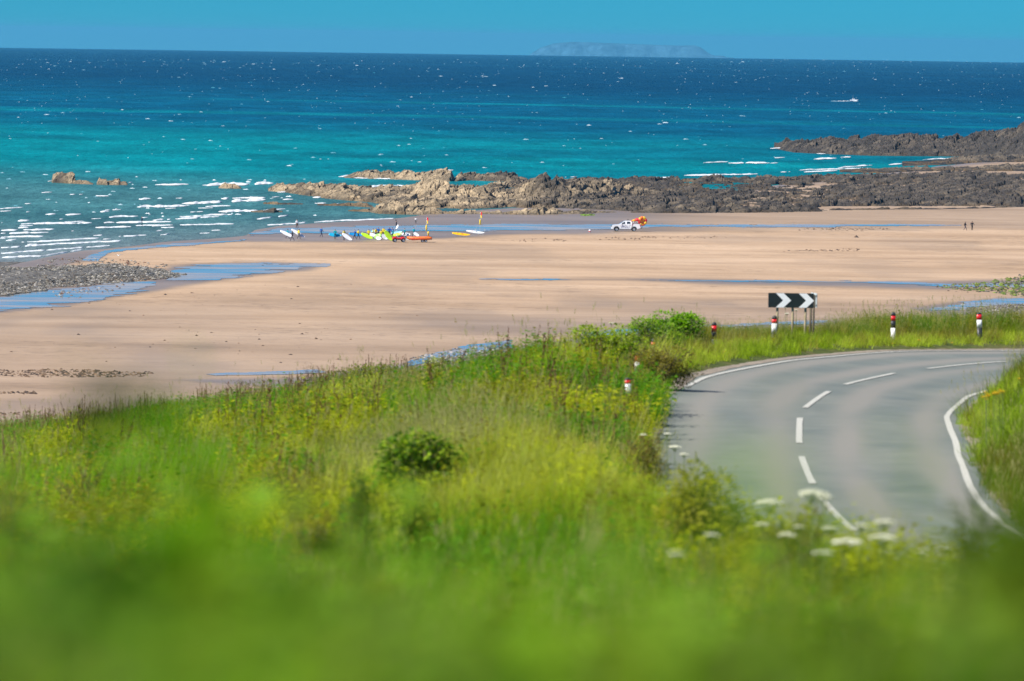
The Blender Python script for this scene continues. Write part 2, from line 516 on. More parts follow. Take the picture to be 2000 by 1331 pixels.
px = RNG.uniform(-200, 2200, n)
_k = fbm(px / 260, py / 14, 611, 3) > 0.42
px = px[_k]; py = py[_k]; n = len(px)
sz = RNG.random(n) ** 3.8
grow = np.interp(py, [118, 160, 260, 340], [0.75, 0.9, 1.2, 1.5])
fc.caps(px, py, (2.0 + 9.0 * sz) * grow, (0.55 + 0.8 * sz) * grow, 0.72)
n = 620
py = 117 + 130 * RNG.random(n) ** 1.6; px = RNG.uniform(-200, 2200, n)
fc.caps(px, py, np.full(n, 2.4), np.full(n, 0.6), 0.75)
n = 70
px = RNG.uniform(-100, 640, n); py = RNG.uniform(335, 425, n)
fc.caps(px, py, RNG.uniform(4, 13, n), RNG.uniform(1.0, 2.2, n))
fc.build('white_caps', 'small white caps scattered over the open sea out to the horizon')

# ================================================================== THE ISLAND
D_I = 42000.0
topf = piece([(1031, 111), (1040, 104), (1055, 94), (1080, 86), (1100, 83.5), (1120, 82.5), (1160, 83.5), (1200, 85), (1240, 86.5), (1280, 88), (1330, 89.5), (1357, 89), (1366, 92), (1385, 105), (1392, 108), (1400, 109.5), (1410, 109), (1418, 112), (1432, 113.5), (1445, 117)])
xs = np.linspace(1027, 1446, 340)
tt = np.linspace(0, 1, 40)
X_, T_ = np.meshgrid(xs, tt, indexing='ij')
top = atd(X_, topf(X_), np.full(X_.shape, D_I))[..., 2]
sea0 = -D_I ** 2 / (2 * REARTH)
gul = fbm(X_ / 26, T_ * 5, 5, 4) - 0.5
prof = np.interp(T_, [0, 0.06, 0.22, 0.3, 0.7, 0.9, 1], [0, 0.25, 0.92, 1.0, 1.0, 0.75, 0])
Z = sea0 - 3 + (top - sea0 + 3) * np.clip(prof + gul * 0.22 * (prof < 0.98) * (prof > 0.02), 0, 1)
Y = D_I - 350 + T_ * 900 + gul * 160
Xw = (atd(X_, topf(X_), np.full(X_.shape, D_I))[..., 0])
m_is = attr_rock('island_cliff', 'tone', 0.95, 0.012, 0.2)
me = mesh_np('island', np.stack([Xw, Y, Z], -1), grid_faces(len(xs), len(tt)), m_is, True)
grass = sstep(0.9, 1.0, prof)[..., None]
tone = np.array([0.05, 0.13, 0.19]) * (1 - grass) + np.array([0.03, 0.10, 0.12]) * grass  # blue of the distance haze is put into the cliff and grass tones
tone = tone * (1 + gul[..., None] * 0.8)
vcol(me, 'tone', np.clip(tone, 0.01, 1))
tag(link(bpy.data.objects.new('island', me)), 'flat topped island lying pale blue on the horizon', kind='structure')

# ================================================================== THE BEACH
ZB = 0.12
BEACH = [(-900, 600), (-300, 545), (0, 522), (165, 488), (340, 471), (480, 459), (500, 448), (545, 440), (770, 428), (850, 413), (1240, 400), (1560, 358), (1700, 344), (1800, 331), (1900, 319), (2000, 309), (2300, 296), (2900, 278), (2900, 1200), (-900, 1200)]
WET = [[(-900, 640), (0, 560), (60, 545), (205, 497), (260, 484), (480, 473), (700, 475), (900, 466), (1080, 458), (1300, 452), (1500, 452), (2000, 449), (2900, 445), (2900, 240), (1240, 330), (480, 440), (165, 480), (0, 515), (-900, 590)],
 [(-300, 640), (0, 612), (150, 596), (300, 570), (420, 550), (600, 530), (640, 518), (520, 510), (330, 518), (290, 550), (100, 560), (-300, 585)],
 [(940, 545), (1300, 550), (1600, 560), (1850, 566), (2000, 560), (2900, 556), (2900, 545), (1850, 549), (1500, 549), (1200, 545)],
 [(1750, 600), (1850, 592), (1950, 580), (2900, 570), (2900, 640), (1900, 640)],
 [(300, 742), (600, 735), (820, 705), (1000, 672), (1250, 645), (1650, 622), (1650, 660), (1000, 720), (600, 760)]]
pxs = np.concatenate([np.arange(-900, -60, 20), np.arange(-60, 2060, 5), np.arange(2060, 2900, 20)]).astype(float)
pys = np.concatenate([np.arange(276, 480, 1.6), np.arange(480, 960, 3.5), [1000, 1100, 1300, 1700, 2300]])
PY, PX = np.meshgrid(pys, pxs, indexing='ij')
G = onz(PX, PY, ZB)
GX, GY = G[..., 0], G[..., 1]
nzs = fbm(GX / 12, GY / 40, 60, 4) - 0.5
sd = poly_sd(PX, PY, BEACH) + nzs * 22
Zb = np.clip(sd * 0.02 + 0.02, -0.6, ZB) + (fbm(GX / 30, GY / 60, 61, 3) - 0.5) * 0.03
wet = np.zeros(PX.shape)
for w in WET:
    s_ = poly_sd(PX, PY, w) + (fbm(GX / 14, GY / 30, 66, 5) - 0.5) * 46
    wet = np.maximum(wet, sstep(-16, 16, s_) * (1 - 0.55 * sstep(1150, 1500, PX) * (PY < 500)))
wet = np.maximum(wet, 1 - sstep(4, 40, sd))
damp = sstep(545, 640, PY + (fbm(GX / 25, GY / 50, 68, 4) - 0.5) * 140) * 0.44 + sstep(0.5, 0.72, fbm(GX / 18, GY / 60, 69, 4)) * 0.28
wet = np.maximum(wet, damp)
m, nt, out = nmat('beach_sand')
b = N(nt, 'ShaderNodeBsdfPrincipled')
at = N(nt, 'ShaderNodeAttribute'); at.attribute_name = 'wet'
na = noise_node(nt, 1.0, 5, 0.6, (0.02, 0.05, 1))
nb = noise_node(nt, 1.0, 5, 0.6, (0.075, 0.16, 1))
nf = noise_node(nt, 3.0, 4, 0.6)
dry = ramp(nt, na.outputs['Fac'], [(0.32, (0.37, 0.252, 0.158)), (0.5, (0.45, 0.312, 0.202)), (0.68, (0.53, 0.378, 0.252))])
ra = ramp(nt, nb.outputs['Fac'], [(0.28, 0.78), (0.44, 0.98), (0.75, 1.05)])
rf = ramp(nt, nf.outputs['Fac'], [(0.3, 0.88), (0.7, 1.1)])
c = mixc(nt, 'MULTIPLY', 1.0, dry.outputs[0], ra.outputs[0])
c = mixc(nt, 'MULTIPLY', 1.0, c, rf.outputs[0])
# trodden patches: footprints, tyre marks and crumbs of weed
nm_ = noise_node(nt, 1.0, 3, 0.5, (0.03, 0.045, 1)); nd_ = noise_node(nt, 1.0, 3, 0.6, (0.45, 0.55, 1))
pm = ramp(nt, nm_.outputs['Fac'], [(0.46, 0.0), (0.62, 1.0)]); pd = ramp(nt, nd_.outputs['Fac'], [(0.54, 1.0), (0.64, 0.66)])
c = mixc(nt, 'MULTIPLY', pm.outputs[0], c, pd.outputs[0])
wc = ramp(nt, na.outputs['Fac'], [(0.35, (0.19, 0.145, 0.105)), (0.65, (0.27, 0.205, 0.150))])
c2 = mixc(nt, 'MIX', at.outputs['Fac'], c, wc.outputs[0])
nt.links.new(c2, b.inputs['Base Color'])
rr_ = ramp(nt, at.outputs['Fac'], [(0.0, 0.95), (0.6, 0.6), (1.0, 0.36)])
nt.links.new(rr_.outputs[0], b.inputs['Roughness'])
b.inputs['Specular IOR Level'].default_value = 0.07
bu = N(nt, 'ShaderNodeBump'); bu.inputs['Strength'].default_value = 0.15; bu.inputs['Distance'].default_value = 0.08
nt.links.new(nb.outputs['Fac'], bu.inputs['Height']); nt.links.new(bu.outputs[0], b.inputs['Normal'])
nt.links.new(b.outputs[0], out.inputs[0])
me = mesh_np('beach', np.stack([GX, GY, Zb], -1), grid_faces(len(pys), len(pxs)), m, True)
vcol(me, 'wet', np.repeat(wet[..., None], 3, -1))
tag(link(bpy.data.objects.new('beach', me)), 'broad tan sand beach, grey and wet along the water', kind='structure')

# standing water: pools and the stream
m, nt, out = nmat('pool_water')
b = N(nt, 'ShaderNodeBsdfPrincipled')
ns = noise_node(nt, 1.0, 5, 0.6, (0.05, 0.14, 1))
rc_ = ramp(nt, ns.outputs['Fac'], [(0.36, (0.20, 0.24, 0.25)), (0.64, (0.34, 0.32, 0.29))]); nt.links.new(rc_.outputs[0], b.inputs['Base Color'])
rq_ = ramp(nt, ns.outputs['Fac'], [(0.40, 0.06), (0.66, 0.42)]); nt.links.new(rq_.outputs[0], b.inputs['Roughness'])
nn = noise_node(nt, 1.0, 4, 0.6, (0.4, 0.4, 1))
bu = N(nt, 'ShaderNodeBump'); bu.inputs['Strength'].default_value = 0.12; bu.inputs['Distance'].default_value = 0.05
nt.links.new(nn.outputs['Fac'], bu.inputs['Height']); nt.links.new(bu.outputs[0], b.inputs['Normal'])
nt.links.new(b.outputs[0], out.inputs[0])
M_POOL = m

def pool(name, label, poly, seed, ragged=22.0, px_step=1.6, py_step=0.4):
    x0 = min(p[0] for p in poly) - 6; x1 = max(p[0] for p in poly) + 6
    y0 = min(p[1] for p in poly) - 2; y1 = max(p[1] for p in poly) + 2
    xs = np.arange(x0, x1, px_step); ys = np.arange(y0, y1, py_step)
    PY, PX = np.meshgrid(ys, xs, indexing='ij')
    G = onz(PX, PY, ZB + 0.035)
    s = poly_sd(PX, PY, poly) + (fbm(G[..., 0] / 9, G[..., 1] / 5, seed, 3) - 0.5) * ragged * 2 + (fbm(G[..., 0] / 2.6, G[..., 1] / 1.6, seed + 3, 3) - 0.5) * ragged * 1.3
    F = grid_faces(len(ys), len(xs))
    inside = (s.ravel()[F] > 0).all(1)
    F = F[inside]
    if not len(F): return
    used, inv = np.unique(F, return_inverse=True)
    me = mesh_np(name, G.reshape(-1, 3)[used], inv.reshape(-1, 4), M_POOL, True)
    return tag(link(bpy.data.objects.new(name, me)), label, kind='structure')

pool('pool', 'long blue sheet of water on the sand behind the surfers', [(488, 456), (540, 447), (700, 442), (900, 438), (1180, 438), (1400, 438.5), (1600, 438), (1880, 439), (1880, 442), (1600, 443), (1300, 445), (1180, 448), (1000, 451), (860, 452), (640, 455), (520, 457), (490, 460)], 70, 12)
pool('pool', 'blue pool between the pebble bank and the open sand', [(320, 540), (345, 524), (420, 516), (520, 514), (640, 518), (560, 528), (470, 538), (400, 546), (330, 546)], 71, 26)
pool('pool', 'blue pool along the near side of the pebble bank', [(-200, 620), (-100, 595), (0, 578), (100, 566), (220, 552), (300, 550), (280, 565), (200, 584), (110, 597), (0, 607)], 72, 30)
pool('pool', 'narrow blue inlet behind the pebble bank', [(155, 512), (170, 500), (205, 490), (280, 481), (480, 468), (480, 471), (300, 485), (215, 493), (190, 511)], 73, 7)
pool('stream', 'thin stream crossing the middle of the beach', [(940, 546), (1100, 546), (1400, 548), (1650, 549), (1840, 552), (2200, 556), (2200, 562), (1850, 560), (1780, 556), (1600, 551.5), (1300, 547), (1100, 546.8)], 74, 15, 1.6, 0.3)
pool('stream', 'stream running out past the weedy stones on the right', [(1820, 606), (1860, 594), (1920, 584), (2000, 583), (2300, 580), (2300, 594), (2000, 595), (1900, 602)], 75, 18)
pool('stream', 'stream along the foot of the grassy slope', [(385, 731), (450, 728), (520, 726), (620, 722), (640, 728), (560, 732), (420, 734)], 76, 6, 1.6, 0.4)
pool('stream', 'stream with stones where the slope meets the sand', [(800, 706), (830, 692), (900, 676), (960, 668), (1000, 664), (1000, 680), (880, 698), (800, 715)], 79, 12, 1.6, 0.4)
pool('stream', 'sliver of stream behind the roadside bushes', [(1140, 650), (1250, 640), (1420, 633), (1560, 627), (1620, 624), (1620, 630), (1560, 633), (1400, 640), (1250, 652), (1140, 662)], 77, 13, 1.6, 0.4)

# ================================================================== ROCKS
def rocky(x, y, seed, el=1.6):
    """angular broken rock: tilted blocks in three sizes, bedded along a slanting line"""
    xr = x * 0.88 + y * 0.16; yr = y * 0.9 - x * 0.25
    h = 0
    for s, a, k in ((5.2, 1.0, 0), (2.1, 0.55, 100), (0.85, 0.34, 200)):
        dx, dy, r1, r2, r3, e = cells(xr / s, yr / (s * el), seed + k)
        h = h + a * ((r1 - 0.5) * 1.3 + dx * (0.5 + r2) * 1.3 + dy * (r3 - 0.4) * 1.0) * 0.9
        h = h - a * 0.35 * (1 - sstep(0.0, 0.14, e))
        if k == 100: tone = r3
        if k == 0: big = r2
    return h, tone, big

M_ROCK = attr_rock('shore_rock', 'tone', 0.9, 1.3, 0.7)

def ridge(name, label, front, top, depth, seed, amp=0.8, cols=1.5, rows=60, tan=1.0, kind=None, cat='rock', group=None, back=None, hflat=None, weed=0.3, tl=None):
    """a rock ridge standing on the shore: front foot line and crest line as seen, depth in metres"""
    ff = piece(front)
    x0, x1 = front[0][0], front[-1][0]
    xs = np.arange(x0, x1 + 0.01, cols)
    P0 = onz(xs, ff(xs), 0.0)
    d0 = P0[:, 1]
    dep = onz(xs, piece(back)(xs), 0.0)[:, 1] - d0 if back else np.full(xs.shape, depth)
    t = np.linspace(0, 1, rows)
    D = d0[:, None] + dep[:, None] * t[None]
    v = ray(xs, ff(xs))
    X = v[:, 0][:, None] * D
    h, tone, big = rocky(X, D, seed)
    if hflat is not None:
        Hc = hflat(xs, X, D)
        e = np.clip(np.minimum(t[None] * dep[:, None] / 5.0, (1 - t)[None] * dep[:, None] / 9.0), 0, 1) ** 0.8
        end = np.clip(np.minimum(xs - x0, x1 - xs) / 16, 0, 1)[:, None]
        Z = -0.35 + (Hc + 0.35) * e * end + h * amp * np.clip(e * 1.2, 0, 1) * end
    else:
        H = np.maximum(atd(xs, piece(top)(xs), d0 + dep * 0.35)[:, 2], 0.05)
        e = np.minimum(1, t / 0.34)[None] ** 0.62 * np.minimum(1, (1 - t) / 0.45)[None] ** 0.7
        Hm = H[:, None]
        Z = -0.25 + (Hm * 0.80 + 0.25) * e + h * np.minimum(amp, 0.42 * Hm) * np.sqrt(np.clip(e, 0, 1))
    Y = D
    me = mesh_np(name, np.stack([X, Y, Z], -1), grid_faces(len(xs), rows)[:, ::-1], M_ROCK, False)
    tanv = np.array([0.31, 0.235, 0.145]); dark = np.array([0.052, 0.043, 0.035]); black = np.array([0.024, 0.021, 0.018]); wd = np.array([0.12, 0.075, 0.03])
    T = tan(xs)[:, None] if callable(tan) else np.full((len(xs), 1), float(tan))
    k = np.clip(T + ((tone - 0.5) * 0.75 + (fbm(X / 8, D / 14, seed + 3, 3) - 0.5) * 0.9) * (0.30 + 0.9 * T), 0, 1)[..., None]
    C = dark + (tanv - dark) * k
    C = C * (0.75 + 0.5 * tone[..., None])
    q = (sstep(0.60, 0.45, Z + 0.0) if False else (1 - sstep(0.1, 0.9, Z))) * weed
    wn_ = fbm(X / 3, D / 5, seed + 8, 3)
    C = C * (1 - q[..., None]) + np.where((wn_ > 0.52)[..., None], wd, black) * q[..., None]
    vcol(me, 'tone', np.clip(C, 0.008, 1))
    o = link(bpy.data.objects.new(name, me))
    tag(o, label, None if kind else cat, group, kind)
    return o

# main platform of low dark rock across the right half, tan at its left end
def plat(xs, X, D):
    f = piece([(520, 0.15), (700, 0.35), (850, 0.8), (960, 0.5), (1100, 0.6), (1400, 0.5), (1700, 0.45), (2000, 0.7), (2300, 0.9)])(xs)[:, None]
    nz = fbm(X / 16, D / 40, 401, 3) - 0.5
    gap = sstep(0.60, 0.70, fbm(X / 22 + 4, D / 70, 407, 3)) * 0.6
    return f + nz * 1.3 - gap
ridge('reef', 'wide platform of broken dark rock between the sand and the sea',
      [(520, 371), (560, 376), (640, 388), (720, 395), (760, 402), (830, 406), (900, 408), (1000, 405), (1100, 409), (1240, 415), (1400, 416.5), (1500, 414), (1620, 405), (1760, 405), (1880, 405), (2000, 405), (2300, 404)], None, None, 41, 0.62, 1.9, 260,
      tan=lambda x: np.interp(x, [520, 900, 1060, 1250, 2000], [0.7, 0.62, 0.22, 0.02, 0.02]), kind='structure',
      back=[(520, 366), (600, 364), (700, 368), (820, 366), (960, 362), (1030, 355), (1130, 352), (1300, 352), (1500, 348), (1620, 345), (2000, 341), (2300, 338)], hflat=plat, weed=0.45)
RG = 'rock ridges along the shore'
ridge('rock_ridge', 'long slabby ridge farthest out, with turquoise water in front of it', [(672, 347), (700, 348), (780, 350), (880, 354), (920, 352), (1030, 356)], [(672, 346), (690, 339), (702, 331), (735, 330), (742, 337), (758, 332), (772, 340), (800, 335), (850, 334), (880, 335), (888, 350), (900, 340), (940, 337), (960, 338), (1000, 338), (1030, 350)], 26, 51, 0.6, 1.2, 60, tan=lambda x: np.interp(x, [672, 740, 800, 880, 900, 1030], [0.45, 0.5, 0.9, 0.9, 0.3, 0.3]), group=RG, weed=0.2)
ridge('rock_crag', 'tan knobbly crag rising left of the dark crag', [(790, 392), (840, 396), (900, 396), (960, 396), (1010, 393)], [(790, 378), (806, 372), (812, 356), (830, 350), (856, 350), (875, 356), (890, 367), (905, 362), (920, 358), (940, 361), (960, 372), (1010, 380)], 34, 52, 0.9, 1.2, 70, tan=0.8, group=RG)
ridge('rock_crag', 'dark crag, the tallest rock of the reef', [(995, 390), (1060, 394), (1120, 394), (1200, 390), (1290, 386)], [(995, 384), (1020, 362), (1034, 352), (1048, 342), (1064, 336), (1076, 344), (1088, 335), (1098, 340), (1106, 352), (1130, 350), (1150, 352), (1170, 354), (1190, 345), (1200, 352), (1230, 360), (1290, 374)], 42, 53, 0.95, 1.2, 80, tan=lambda x: np.interp(x, [995, 1030, 1060, 1110, 1150, 1250], [0.75, 0.7, 0.3, 0.22, 0.5, 0.3]), group=RG)
ridge('rock_ridge', 'low tan ridge tailing off into the surf at its left end', [(524, 373), (560, 375), (640, 381), (700, 384), (780, 388)], [(524, 369), (534, 363), (545, 358), (560, 361), (580, 362), (600, 364), (617, 359), (640, 363), (676, 361), (690, 367), (715, 361), (740, 366), (780, 376)], 20, 54, 0.6, 1.2, 50, tan=0.72, group=RG)
ridge('rock_ridge', 'bright tan ridge nearest the surfers at the edge of the sand', [(722, 414), (740, 417), (800, 419), (850, 420), (930, 420), (1010, 421), (1060, 421), (1120, 420), (1215, 417)], [(722, 408), (734, 400), (745, 397), (775, 396), (790, 401), (840, 405), (860, 412), (880, 412), (905, 408), (930, 410), (955, 413), (1000, 409), (1030, 408), (1080, 403), (1100, 413), (1140, 411), (1180, 413), (1215, 415)], 12, 55, 0.55, 1.2, 46, tan=0.85, group=RG, weed=0.55)
ridge('rock_ridge', 'strip of dark boulders along the sand right of the pickup', [(1232, 418), (1300, 418), (1400, 418), (1500, 417), (1560, 416), (1620, 415)], [(1232, 414), (1260, 409), (1300, 404), (1330, 398), (1360, 404), (1400, 402), (1440, 400), (1480, 404), (1520, 402), (1560, 404), (1580, 402), (1600, 408), (1620, 412)], 16, 56, 0.6, 1.2, 46, tan=0.10, group=RG)
ridge('rock_ridge', 'scattered low rocks on the grey sand below the right of the reef', [(1620, 413), (1700, 412), (1760, 411), (1830, 411), (1920, 409), (2000, 406)], [(1620, 409), (1660, 407), (1700, 408), (1760, 405), (1800, 406), (1830, 408), (1900, 405), (1960, 402), (2000, 400)], 8, 57, 0.5, 1.3, 34, tan=0.12, group=RG)
ridge('rock_ridge', 'brown weed covered ledge between the reef and the headland, nearer the reef', [(1640, 336), (1720, 338), (1850, 336), (2000, 336), (2300, 334)], [(1640, 334), (1700, 330), (1780, 328), (1900, 326), (1960, 321), (2000, 321), (2300, 318)], 40, 58, 0.5, 1.6, 34, tan=0.25, group=RG, weed=0.9)
ridge('rock_ridge', 'brown weed covered ledge at the foot of the headland', [(1762, 324), (1830, 322), (1900, 319), (2000, 318), (2300, 316)], [(1762, 322), (1820, 316), (1870, 310), (1900, 305), (2000, 304), (2300, 300)], 70, 59, 0.5, 1.6, 34, tan=0.2, group=RG, weed=0.9)
ridge('headland', 'dark craggy headland jutting into the sea at the right', [(1512, 289), (1552, 297), (1620, 300), (1700, 303), (1800, 304), (1900, 305), (2000, 310), (2300, 322)], [(1512, 288), (1525, 281), (1540, 273), (1552, 279), (1575, 275), (1600, 272), (1622, 268), (1655, 274), (1662, 268), (1690, 266), (1700, 263), (1745, 262), (1758, 260), (1790, 262), (1830, 265), (1860, 268), (1872, 261), (1882, 266), (1905, 254), (1940, 252), (1955, 248), (1985, 246), (1992, 238), (2010, 232), (2100, 224), (2300, 205)], 110, 60, 0.85, 1.3, 110, tan=0.0, kind='structure', weed=0.2)
RS = 'rocks standing in the shallows'
ridge('rock', 'larger wedge shaped rock standing in the sea at the left', [(101, 356), (130, 357.5), (182, 360)], [(101, 352), (104, 337), (112, 335), (130, 338), (150, 346), (160, 352), (170, 354), (182, 359)], 12, 61, 0.5, 0.8, 40, tan=0.6, group=RS)
ridge('rock', 'lower double humped rock just right of the wedge shaped rock', [(189, 360), (215, 361), (249, 361)], [(189, 357), (194, 349), (210, 350), (216, 351), (232, 348), (236, 354), (246, 355), (249, 359)], 9, 62, 0.45, 0.8, 34, tan=0.55, group=RS)
ridge('rock', 'small humped rock alone in the white surf', [(427, 367), (450, 368), (471, 368)], [(427, 365), (432, 357), (440, 354), (455, 357), (466, 361), (471, 366)], 8, 63, 0.35, 0.8, 34, tan=0.55, group=RS)
ridge('rock', 'flat awash rock left of the bright tan ridge', [(620, 401), (680, 402), (728, 405)], [(620, 399), (640, 397), (665, 396), (700, 394), (715, 397), (728, 402)], 8, 64, 0.35, 0.9, 30, tan=0.5, group=RS, weed=0.7)
ridge('rock', 'small rock in the wash below the tan ridge, at its far left', [(490, 414), (535, 415), (552, 414)], [(490, 412), (515, 411), (530, 408), (545, 408), (552, 412)], 5, 65, 0.3, 0.8, 26, tan=0.6, group=RS)
ridge('rock', 'thin dark rock nearly awash inshore of the low tan ridge', [(514, 398), (540, 399), (592, 399)], [(514, 396.5), (530, 392.5), (538, 392.5), (550, 396), (592, 397.5)], 5, 66, 0.3, 0.9, 24, tan=0.25, group=RS, weed=0.6)
ridge('rock', 'long flat rock awash next to the bright tan ridge', [(680, 412), (735, 414), (752, 413)], [(680, 411), (700, 409), (720, 408.5), (735, 408), (752, 410)], 5, 67, 0.3, 0.9, 24, tan=0.5, group=RS, weed=0.6)

# pebble bank, weedy stones, tide wrack
def stones(name, label, polys, n, size, cols, seed, zbase=ZB, lump=0.0):
    rng = np.random.default_rng(seed)
    base = np.array([(1, 0, 0), (0.3, 0.9, 0.1), (-0.8, 0.6, 0), (-0.8, -0.6, 0.1), (0.3, -0.95, 0), (0.05, 0.05, 0.75), (0, 0, -0.4)], float)
    tri = np.array([(0, 1, 5), (1, 2, 5), (2, 3, 5), (3, 4, 5), (4, 0, 5), (1, 0, 6), (2, 1, 6), (3, 2, 6), (4, 3, 6), (0, 4, 6)])
    V = []; Cc = []
    for poly, frac in polys:
        k = int(n * frac)
        x0 = min(p[0] for p in poly); x1 = max(p[0] for p in poly); y0 = min(p[1] for p in poly); y1 = max(p[1] for p in poly)
        q = rng.random((k * 4, 2)); px = x0 + (x1 - x0) * q[:, 0]; py = y0 + (y1 - y0) * q[:, 1]
        P = onz(px, py, zbase)
        s = poly_sd(px, py, poly) + (fbm(P[:, 0] / 5, P[:, 1] / 9, seed, 4) - 0.5) * 40
        ok = s > 0
        P = P[ok][:k]; s = s[ok][:k]
        sz = size * (0.5 + rng.random(len(P)) ** 2 * 1.4)
        P[:, 2] += np.clip(s / 40, 0, 1) * lump * rng.random(len(P))
        ang = rng.random(len(P)) * 6.28
        ca, sa = np.cos(ang), np.sin(ang)
        B = base[None] * (0.75 + 0.5 * rng.random((len(P), 7, 1)))
        bx = (B[..., 0] * ca[:, None] - B[..., 1] * sa[:, None]) * sz[:, None]; by = (B[..., 0] * sa[:, None] + B[..., 1] * ca[:, None]) * sz[:, None]
        V.append(np.stack([P[:, None, 0] + bx, P[:, None, 1] + by, P[:, None, 2] + B[..., 2] * sz[:, None] * 0.8], -1))
        ci = np.array(cols)[rng.integers(0, len(cols), len(P))] * (0.7 + 0.6 * rng.random((len(P), 1)))
        Cc.append(np.repeat(ci[:, None], 7, 1))
    V = np.concatenate(V); Cc = np.concatenate(Cc)
    F = (tri[None] + (np.arange(len(V)) * 7)[:, None, None]).reshape(-1, 3)
    me = mesh_np(name, V.reshape(-1, 3), F, M_ROCK, False)
    vcol(me, 'tone', Cc.reshape(-1, 3))
    return tag(link(bpy.data.objects.new(name, me)), label, kind='stuff')

GREY = [(0.16, 0.15, 0.13), (0.10, 0.10, 0.10), (0.22, 0.20, 0.16), (0.13, 0.105, 0.08), (0.30, 0.28, 0.25)]
# the bank the pebbles lie on
BANK = [(-300, 600), (-200, 560), (-60, 528), (0, 522), (60, 521), (150, 520), (200, 516), (290, 522), (340, 532), (375, 537), (300, 546), (220, 552), (120, 562), (30, 574), (-100, 590)]
xs = np.arange(-300, 380, 4.0); ys = np.arange(510, 604, 1.5)
PY, PX = np.meshgrid(ys, xs, indexing='ij')
G = onz(PX, PY, ZB)
s = poly_sd(PX, PY, BANK) + (fbm(G[..., 0] / 5, G[..., 1] / 9, 81, 4) - 0.5) * 30
G[..., 2] = ZB - 0.12 + sstep(-10, 70, s) * 0.62 + (fbm(G[..., 0] / 1.5, G[..., 1] / 1.5, 82, 3) - 0.5) * 0.16 * sstep(0, 20, s)
me = mesh_np('pebble_bank', G, grid_faces(len(ys), len(xs)), M_ROCK, False)
tn = vnoise(G[..., 0] * 2.2, G[..., 1] * 2.2, 84)[..., None]
vcol(me, 'tone', np.clip(np.array([0.13, 0.12, 0.105]) * (0.5 + tn), 0, 1))
tag(link(bpy.data.objects.new('pebble_bank', me)), 'low bank of grey pebbles at the left edge of the beach', kind='structure')
stones('pebbles', 'grey and brown pebbles heaped on the low bank at the left', [(BANK, 1.0)], 15000, 0.17, GREY, 85, ZB + 0.1, 0.42)
stones('pebbles', 'stones strewn in the shallows beyond the pebble bank', [([(60, 512), (150, 502), (215, 505), (330, 520), (330, 526), (120, 522)], 0.7), ([(90, 570), (180, 560), (240, 552), (250, 562), (120, 585)], 0.3)], 420, 0.16, GREY + [(0.16, 0.08, 0.05)], 86, ZB + 0.02)
stones('weedy_stones', 'stones under bright green weed beside the stream on the right', [([(1830, 560), (1900, 556), (1990, 540), (2300, 536), (2300, 576), (1990, 580), (1930, 572)], 1.0)], 2600, 0.20, [(0.13, 0.19, 0.03), (0.17, 0.20, 0.035), (0.10, 0.13, 0.03), (0.12, 0.11, 0.09)], 87, ZB, 0.2)
stones('shingle', 'grey shingle beside the stream behind the right end of the verge', [([(1880, 606), (1960, 594), (2300, 588), (2300, 640), (1860, 640)], 1.0)], 5000, 0.15, GREY + [(0.34, 0.30, 0.26)], 88, ZB, 0.25)
stones('stream_stones', 'pale and dark stones along the stream at the foot of the slope', [([(800, 704), (880, 684), (960, 672), (1000, 668), (1000, 690), (880, 710)], 0.5), ([(1140, 660), (1260, 650), (1460, 636), (1460, 646), (1260, 664)], 0.5)], 1300, 0.14, GREY + [(0.40, 0.36, 0.33)], 89, ZB + 0.02)
WRACK = [(0.11, 0.068, 0.042), (0.19, 0.12, 0.07), (0.07, 0.05, 0.04)]
stones('tide_wrack', 'dark brown clumps of seaweed strewn in lines along the sand', [([(-200, 740), (0, 722), (120, 722), (300, 728), (300, 735), (120, 738), (0, 738)], 0.40), ([(0, 766), (70, 766), (70, 770), (0, 771)], 0.03), ([(-100, 808), (40, 806), (40, 812), (-100, 812)], 0.04), ([(1000, 470), (1200, 463), (1420, 462), (1420, 466), (1200, 468), (1020, 474)], 0.06), ([(1560, 448), (1650, 445), (1760, 449), (1600, 452)], 0.06), ([(1530, 488), (1680, 487), (1680, 492), (1530, 493)], 0.05), ([(370, 713), (400, 713), (400, 717), (370, 717)], 0.015), ([(1830, 562), (1960, 560), (1960, 572), (1860, 572)], 0.05), ([(300, 635), (900, 610), (900, 650), (300, 690)], 0.015), ([(0, 640), (700, 640), (700, 710), (0, 710)], 0.015), ([(0, 600), (640, 545), (900, 560), (300, 625)], 0.012)], 2600, 0.15, WRACK, 90, ZB - 0.02)
stones('green_weed', 'bright green weed on the rocks at the edge of the sand', [([(1135, 421), (1150, 420), (1162, 422), (1150, 424), (1136, 424)], 1.0)], 70, 0.22, [(0.15, 0.27, 0.02), (0.12, 0.21, 0.02)], 91, 0.1, 0.2)
stones('seaweed_clump', 'single dark clump of seaweed on the dry sand at the right', [([(1667, 462), (1678, 462), (1678, 465), (1667, 465)], 1.0)], 14, 0.28, WRACK, 92, ZB, 0.1)
